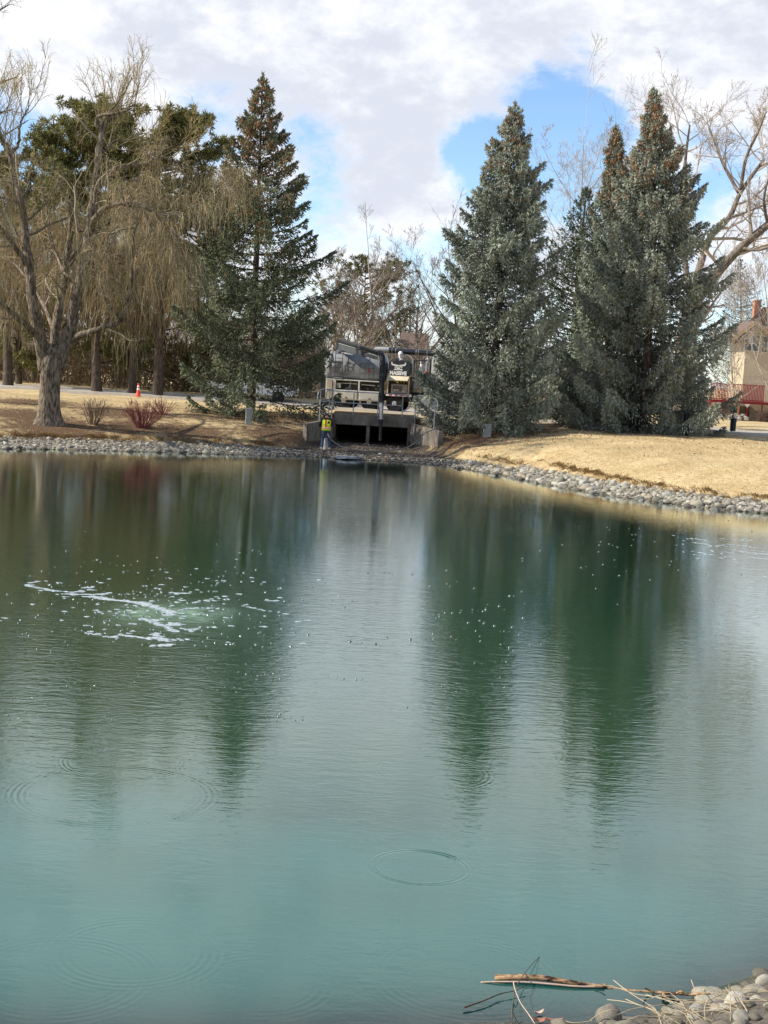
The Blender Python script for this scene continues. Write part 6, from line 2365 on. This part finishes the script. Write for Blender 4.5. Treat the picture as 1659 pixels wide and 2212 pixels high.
g = Geo()
STREAKS = [
    ([(62, 1264), (82, 1270), (112, 1276)], 7, 1.0), ([(66, 1258), (95, 1256)], 4, .7),
    ([(118, 1276), (160, 1279), (200, 1274)], 8, .8), ([(140, 1284), (190, 1284), (225, 1284)], 9, 1.0), ([(196, 1288), (240, 1296), (290, 1300), (320, 1304)], 14, 1.4),
    ([(300, 1302), (330, 1310), (350, 1316), (366, 1322), (362, 1330)], 13, 1.3), ([(300, 1338), (330, 1341), (352, 1338)], 6, .7), ([(318, 1340), (345, 1348), (385, 1350)], 8, 1.0), ([(350, 1350), (372, 1360), (380, 1366)], 6, 1.0),
    ([(232, 1377), (265, 1372), (310, 1377), (350, 1382), (398, 1382)], 16, .8), ([(335, 1368), (345, 1378), (362, 1384)], 7, 1.1), ([(186, 1367), (220, 1370)], 5, .6), ([(340, 1394), (364, 1394)], 4, 1.1),
    ([(368, 1322), (400, 1315), (440, 1313), (482, 1316)], 13, .5), ([(240, 1320), (250, 1330)], 2, .5), ([(520, 1310), (570, 1318), (622, 1326)], 6, .6), ([(380, 1283), (412, 1280)], 4, .8), ([(428, 1297), (455, 1294)], 3, .6),
    ([(575, 1296), (600, 1298)], 3, .6), ([(406, 1362), (440, 1358)], 5, .7), ([(178, 1270), (205, 1268)], 4, .8),
    ([(1492, 1163), (1520, 1166)], 5, .6), ([(1500, 1172), (1530, 1176)], 5, .6), ([(1570, 1175), (1640, 1183)], 6, .6), ([(1590, 1190), (1659, 1198)], 9, .8), ([(1620, 1204), (1659, 1208)], 6, .8), ([(1560, 1192), (1580, 1194)], 3, .6), ([(1600, 1166), (1625, 1168)], 4, .6)]
for pts, n, wd in STREAKS:
    P = np.array([gp(x, y, 0)[:2] for x, y in pts])
    sl = np.concatenate([[0], np.cumsum(np.hypot(*np.diff(P, axis=0).T))])
    n = int(n * 1.7)
    for k in range(n):
        s = sl[-1] * (k + rf.uniform(-.3, .3)) / max(1, n - 1)
        s = min(max(s, 0), sl[-1])
        c = np.array([np.interp(s, sl, P[:, 0]), np.interp(s, sl, P[:, 1])]) + rf.normal(0, .03, 2) * np.array([1, 1.3])
        foam_blob(g, c, rf.uniform(.07, .20) * wd, rf.uniform(.05, .12) * wd, .006, rf.uniform(-.3, .3))
for k in range(130):
    x, y = rf.normal(340, 160), rf.normal(1300, 42)
    if -30 < x < 700:
        foam_blob(g, gp(x, y, 0)[:2], rf.uniform(.04, .13), rf.uniform(.05, .11), .006, rf.uniform(-.3, .3))
for k in range(40):
    x, y = rf.normal(1560, 60), rf.normal(1185, 16)
    foam_blob(g, gp(x, y, 0)[:2], rf.uniform(.05, .13), rf.uniform(.05, .11), .006, 0)
o = g.build('foam', M_foam)
tag(o, kind='stuff')
# bubbles: small domes scattered over the water
M_bub = mat('bubble_film', (.09, .13, .11), rough=.15, var=.2, nscale=6, spec=.8)
g = Geo()
pos = []
for k in range(230):
    pos.append((rf.normal(330, 170), rf.normal(1310, 60)))
for k in range(55):
    # a few loose rafts drifting to the right
    cx_, cy_ = rf.uniform(0, 1200), rf.uniform(1190, 1560)
    for q in range(int(rf.integers(2, 9))):
        pos.append((cx_ + rf.normal(0, 34), cy_ + rf.normal(0, 5)))
for k in range(70):
    pos.append((rf.normal(1380, 120), rf.normal(1190, 45)))
for x, y in pos:
    if y < 1120: continue
    c = gp(x, y, 0)
    if pond_dist(c[:1], c[1:2])[0] > -1: continue
    r_ = rf.uniform(.008, .022) * (1.25 if y < 1400 else .7)
    n = 8
    a = np.linspace(0, 2 * np.pi, n, endpoint=False)
    V = [(c[0] + r_ * math.cos(q), c[1] + r_ * math.sin(q), .0) for q in a] + [(c[0] + .7 * r_ * math.cos(q), c[1] + .7 * r_ * math.sin(q), r_ * .6) for q in a] + [(c[0], c[1], r_ * .85)]
    g.add(np.array(V), np.array([(i, (i + 1) % n, n + (i + 1) % n, n + i) for i in range(n)]))
    g.F.append(np.array([(n + i, n + (i + 1) % n, 2 * n) for i in range(n)]) + g.n - len(V))
o = g.build('bubbles', M_bub, smooth=True)
tag(o, kind='stuff')

# ------------------------------------------------------------------ the near bank in the lower right corner
near = empty('near_bank', (0, 0, 0))
near['kind'] = 'structure'
stone_near = [stone_mesh(3, 100 + i, tone=TONES[i % len(TONES)], rough=.10) for i in range(10)]


def zx2(x, y):
    return (1900 + x * .6775) * .5486, (3500 + y * .6775) * .5486


NEAR = [(740, 745, 130, 105, 4, .06), (1340, 648, 190, 90, 1, .02), (1478, 685, 120, 130, 5, .10), (1392, 742, 160, 95, 5, .08), (1578, 748, 190, 100, 1, .12), (1632, 556, 110, 95, 0, .06),
        (1590, 612, 150, 85, 2, .10), (1588, 668, 75, 75, 5, .14), (1262, 712, 100, 85, 7, .05), (1180, 690, 90, 60, 2, .0), (1500, 640, 60, 50, 0, .10),
        (1450, 560, 150, 75, 3, -.10), (1250, 475, 130, 55, 2, -.22), (1110, 745, 120, 70, 4, -.04), (1510, 482, 110, 50, 6, -.20), (960, 732, 100, 45, 2, -.10),
        (690, 345, 160, 50, 2, -.36), (850, 785, 140, 45, 4, -.02), (1230, 770, 130, 70, 3, .03), (1100, 785, 100, 60, 1, .03), (1600, 500, 120, 60, 6, -.12), (1380, 600, 130, 50, 4, -.08),
        (1300, 770, 90, 60, 0, .08), (1480, 770, 100, 50, 2, .10), (1650, 690, 90, 80, 4, .14), (1540, 585, 60, 45, 4, .05), (1180, 745, 80, 60, 6, .02), (640, 760, 70, 40, 4, -.08), (1640, 620, 80, 60, 6, .12), (1420, 640, 70, 50, 2, .06)]
for zx, zy, w_, h_, tn, zz in NEAR:
    px, py = zx2(zx, zy)
    c = gp(px, py, zz)
    s = w_ * .6775 * .5486 / FPX * np.linalg.norm(c - CAM)
    hgt = h_ * .6775 * .5486 / FPX * np.linalg.norm(c - CAM)
    pool = [m_ for i, m_ in enumerate(stone_near) if i % len(TONES) == tn] or stone_near
    o = bpy.data.objects.new('stone', pool[int(rf.integers(len(pool)))])
    COL.objects.link(o)
    o.parent = near
    o.location = c
    o.scale = (s * 1.15, s * rf.uniform(.85, 1.15), hgt * 1.2)
    o.rotation_euler = (rf.uniform(-.2, .2), rf.uniform(-.25, .25), rf.uniform(-.5, .5))
# more stones up the bank, and small ones on the bed
nb = []
for k in range(420):
    x, y = rf.uniform(1.3, 6), rf.uniform(7.6, 12)
    d = float(pond_dist(np.array([x]), np.array([y]))[0])
    if .06 < d < 1.8:
        nb.append((x, y, d))
nb = np.array(nb)
s_ = rf.uniform(.06, .14, len(nb))
bmI = bmesh.new()
bmesh.ops.create_icosphere(bmI, subdivisions=3, radius=.5)
IV2 = np.array([v.co[:] for v in bmI.verts])
IF2 = np.array([[v.index for v in f.verts] for f in bmI.faces])
bmI.free()
IV2 = IV2 * (1 + .10 * np.sin(IV2[:, :1] * 7 + 1) * np.sin(IV2[:, 1:2] * 6 + 2) + .06 * np.sin(IV2[:, 2:3] * 11))
V, F, C = scatter_stones(nb[:, 0], nb[:, 1], ground_z(nb[:, 0], nb[:, 1]) + s_ * .12, s_, [(.25, .23, .18), (.18, .165, .13), (.34, .32, .27), (.13, .12, .095), (.22, .19, .145)], rf, IV2, IF2, .012)
o = np_mesh('pebbles', V, F, M_stone, near, col=C, smooth=True)
o['kind'] = 'stuff'

M_drift = mat('driftwood', (.035, .022, .015), rough=.9, nscale=22, base2=(.42, .27, .15), stretch=(.45, 1, 1), bump=.008, bscale=40, detail=9, lo=.42, hi=.56)
M_reed = mat('dry_reed', (.42, .345, .22), rough=.8, var=.2, nscale=4)
M_dtwig = mat('dark_wet_twig', (.10, .075, .055), rough=.7, var=.3, nscale=6)
M_leafp = mat('dead_leaf', (.36, .17, .11), rough=.8, var=.25, nscale=9)
M_leafw = mat('pale_leaf', (.52, .38, .30), rough=.8, var=.15, nscale=9)


def npts(pts, zs):
    out = []
    for (x, y), z in zip(pts, zs):
        px, py = zx2(x, y)
        out.append(gp(px, py, z))
    return out


def stick(name, pts, zs, r0, r1, m, label, cat, group=None, n=6, knots=0, twigs=()):
    P = npts(pts, zs)
    base = P[0]
    sp = [p - Vector(base) for p in spline(P, 6)]
    k = len(sp)
    rr = [(r0 + (r1 - r0) * i / (k - 1)) * (1 + (knots * rf.uniform(-1, 1) if knots else 0)) for i in range(k)]
    if not twigs:
        o = MB().tube(sp, rr, n).build(name, m, smooth=True)
        o.location = base
        tag(o, label, cat, group)
        return o
    t = empty(name, base, 0, label, cat, group)
    MB().tube(sp, rr, n).build('stem', m, t, smooth=True)
    for tw in twigs:
        Q = [Vector(q) - Vector(base) for q in npts(*tw[:2])]
        MB().tube(spline(Q, 4), [tw[2]] * (len(spline(Q, 4)) - 1) + [tw[2] * .4], 5).build('side_twig', m, t, smooth=True)
    return t


stick('driftwood_branch', [(75, 517), (140, 516), (250, 514), (340, 518), (430, 530), (540, 549), (640, 563), (710, 574), (790, 586), (900, 597), (1000, 601), (1100, 606), (1200, 613), (1318, 606)],
      [.005, .02, .03, .03, .025, .015, .005, .0, -.01, -.005, .0, .02, .05, .09], .024, .008, M_drift, 'long broken driftwood branch with peeling bark floating beside the near stones', 'branch', None, 9, .12,
      twigs=[([(710, 574), (650, 566), (690, 556), (722, 557)], [.01, .015, .03, .04], .005), ([(1050, 604), (1060, 625), (1085, 628)], [.02, .03, .02], .012), ([(1130, 608), (1150, 596), (1180, 612), (1230, 612)], [.04, .07, .05, .05], .010), ([(1000, 601), (960, 585), (940, 575)], [.01, .03, .06], .006)])
stick('driftwood_branch', [(-10, 544), (100, 540), (260, 543), (420, 556), (560, 568), (680, 570), (700, 574)], [.0, .012, .015, .015, .012, .008, .004], .006, .008, M_leafw, 'thin pale peeled stick floating alongside the driftwood branch', 'stick')
stick('dark_twig', [(-110, 690), (0, 652), (100, 611), (190, 590), (255, 560)], [.02, .03, .03, .03, .04], .006, .003, M_dtwig, 'dark slanting twig lying on the water left of the driftwood branch', 'twig', None, 6, .15)
stick('dark_twig', [(172, 790), (172, 700), (180, 640), (187, 590), (205, 550), (260, 470), (330, 395)], [.06, .05, .04, .05, .08, .05, .0], .005, .0025, M_dtwig, 'bent twig rising from the bottom edge across the end of the driftwood', 'twig')
stick('dark_twig', [(180, 540), (188, 580), (220, 660), (262, 720), (305, 785)], [.10, .09, .08, .07, .06], .004, .003, M_leafw, 'pale straight twig crossing the two dark twigs near the bottom edge', 'twig')
stick('dark_twig', [(605, 690), (620, 725), (650, 745)], [.0, .0, .0], .002, .0015, M_dtwig, 'tiny dark twig in the water left of the round dark stone', 'twig')
REEDS = [([(760, 530), (850, 600), (960, 670), (1020, 720), (1090, 790)], [.10, .16, .20, .22, .2], 'straight pale reed, the longest leaning up to the left from the stones'),
         ([(725, 644), (820, 655), (930, 682), (1000, 715), (1080, 770)], [.04, .10, .15, .18, .2], 'pale reed reaching lowest to the left over the water'),
         ([(830, 640), (910, 675), (985, 700), (1060, 735), (1150, 790)], [.06, .12, .16, .18, .2], 'pale reed between the longest reed and the lowest one'),
         ([(950, 615), (1060, 645), (1150, 670), (1240, 720), (1330, 790)], [.10, .16, .2, .22, .2], 'pale reed starting at the driftwood and crossing the stones'),
         ([(1212, 528), (1235, 590), (1255, 650), (1250, 720), (1260, 790)], [.16, .18, .2, .2, .2], 'upright short reed with its tip above the driftwood'),
         ([(1430, 602), (1360, 625), (1290, 660), (1230, 700), (1180, 790)], [.22, .24, .24, .22, .2], 'reed arching down to the left from the white stone'),
         ([(1300, 790), (1290, 700), (1320, 640), (1420, 650), (1490, 700), (1520, 780)], [.2, .24, .28, .28, .26, .22], 'reed bowed in an arch over the white stones'),
         ([(1010, 790), (1040, 730), (1090, 670), (1160, 645), (1260, 650), (1400, 690)], [.15, .2, .24, .26, .26, .24], 'reed bowed in a long arch left of the stones'),
         ([(1659, 652), (1560, 650), (1480, 660), (1400, 700), (1330, 770)], [.3, .3, .28, .26, .22], 'reed running in from the right edge over the stones'),
         ([(620, 770), (680, 725), (760, 702), (850, 708), (930, 718), (1000, 715)], [.04, .12, .16, .12, .08, .08], 'thin reed arching over the round dark stone'),
         ([(450, 755), (520, 778), (600, 772), (640, 766)], [.02, .02, .03, .04], 'thin pale reed along the bottom edge left of the round dark stone'),
         ([(1440, 620), (1500, 608), (1545, 590), (1570, 563)], [.10, .14, .18, .22], 'knobbly pale stem leaning on the mossy stone'),
         ([(1350, 760), (1330, 725), (1370, 700), (1440, 720), (1470, 750)], [.22, .26, .28, .28, .25], 'small reed loop over the left white stone')]
for pts, zs, lab in REEDS:
    stick('reed', pts, zs, .0032, .0016, M_reed, lab, 'reed', 'dry reeds over the near stones')
# more fallen stems tangled among the stones: nobody could count these
g = Geo()
Q = []
for k in range(20):
    px, py = zx2(rf.uniform(950, 1659), rf.uniform(640, 800))
    c = gp(px, py, rf.uniform(.10, .24))
    a = rf.normal(2.7, .7)
    L = rf.uniform(.25, .9)
    s = np.linspace(-.5, .5, 6)
    q = c[None] + np.stack([np.cos(a) * L * s, np.sin(a) * L * s, .06 * np.cos(3 * s) + rf.normal(0, .01, 6)], -1)
    Q.append(q)
V, F = tubes(np.stack(Q), np.tile(np.linspace(.004, .0018, 6), (len(Q), 1)), 4)
g.add(V, F)
o = g.build('reed_tangle', M_reed)
tag(o, kind='stuff')


def leaf(px, py, L, Wd, ang, m, label, curl=.02):
    c = gp(*zx2(px, py), .008)
    n = 9
    V, F = [], []
    for i in range(n):
        s = i / (n - 1)
        w = Wd * math.sin(math.pi * s) ** .7
        x = (s - .5) * L
        z = curl * (2 * s - 1) ** 2
        V += [(x, -w / 2, z + curl * .5), (x, 0, z), (x, w / 2, z + curl * .5)]
    for i in range(n - 1):
        for j in range(2):
            F.append((i * 3 + j, i * 3 + j + 1, (i + 1) * 3 + j + 1, (i + 1) * 3 + j))
    b = MB().add(V, F)
    o = b.build('leaf', m, smooth=True)
    so = o.modifiers.new('thick', 'SOLIDIFY')
    so.thickness = .001
    o.location = c
    o.rotation_euler = (0, 0, ang)
    tag(o, label, 'leaf')


leaf(328, 726, .085, .030, .55, M_leafw, 'pale pink willow leaf floating near the bottom edge')
leaf(330, 770, .10, .06, .1, M_leafp, 'brown leaf at the bottom edge below the pale pink leaf')
leaf(415, 774, .13, .06, .12, M_leafp, 'larger red brown leaf at the bottom edge, right of the other brown leaf')
leaf(1172, 748, .05, .028, .6, M_leafp, 'small orange brown leaf lying on a stone among the reeds')
# pipe sunk in the shallows, running out under the water
P = [gp(*zx2(1235, 612), -.03), gp(*zx2(1350, 530), -.10), gp(*zx2(1480, 420), -.19), gp(*zx2(1659, 275), -.33), gp(*zx2(1900, 80), -.6)]
o = MB().tube(P, .042, 10).build('sunken_pipe', mat('muddy_pipe', (.035, .04, .04), rough=.8, var=.3), smooth='auto')
tag(o, 'dark straight pipe lying under the water, running out from the near stones', 'pipe')
P = [gp(*zx2(1490, 445), -.16), gp(*zx2(1659, 450), -.14)]
o = MB().tube(P, .03, 8).build('sunken_branch', M_dtwig, smooth='auto')
tag(o, 'short dark branch under water at the right edge above the near stones', 'branch')
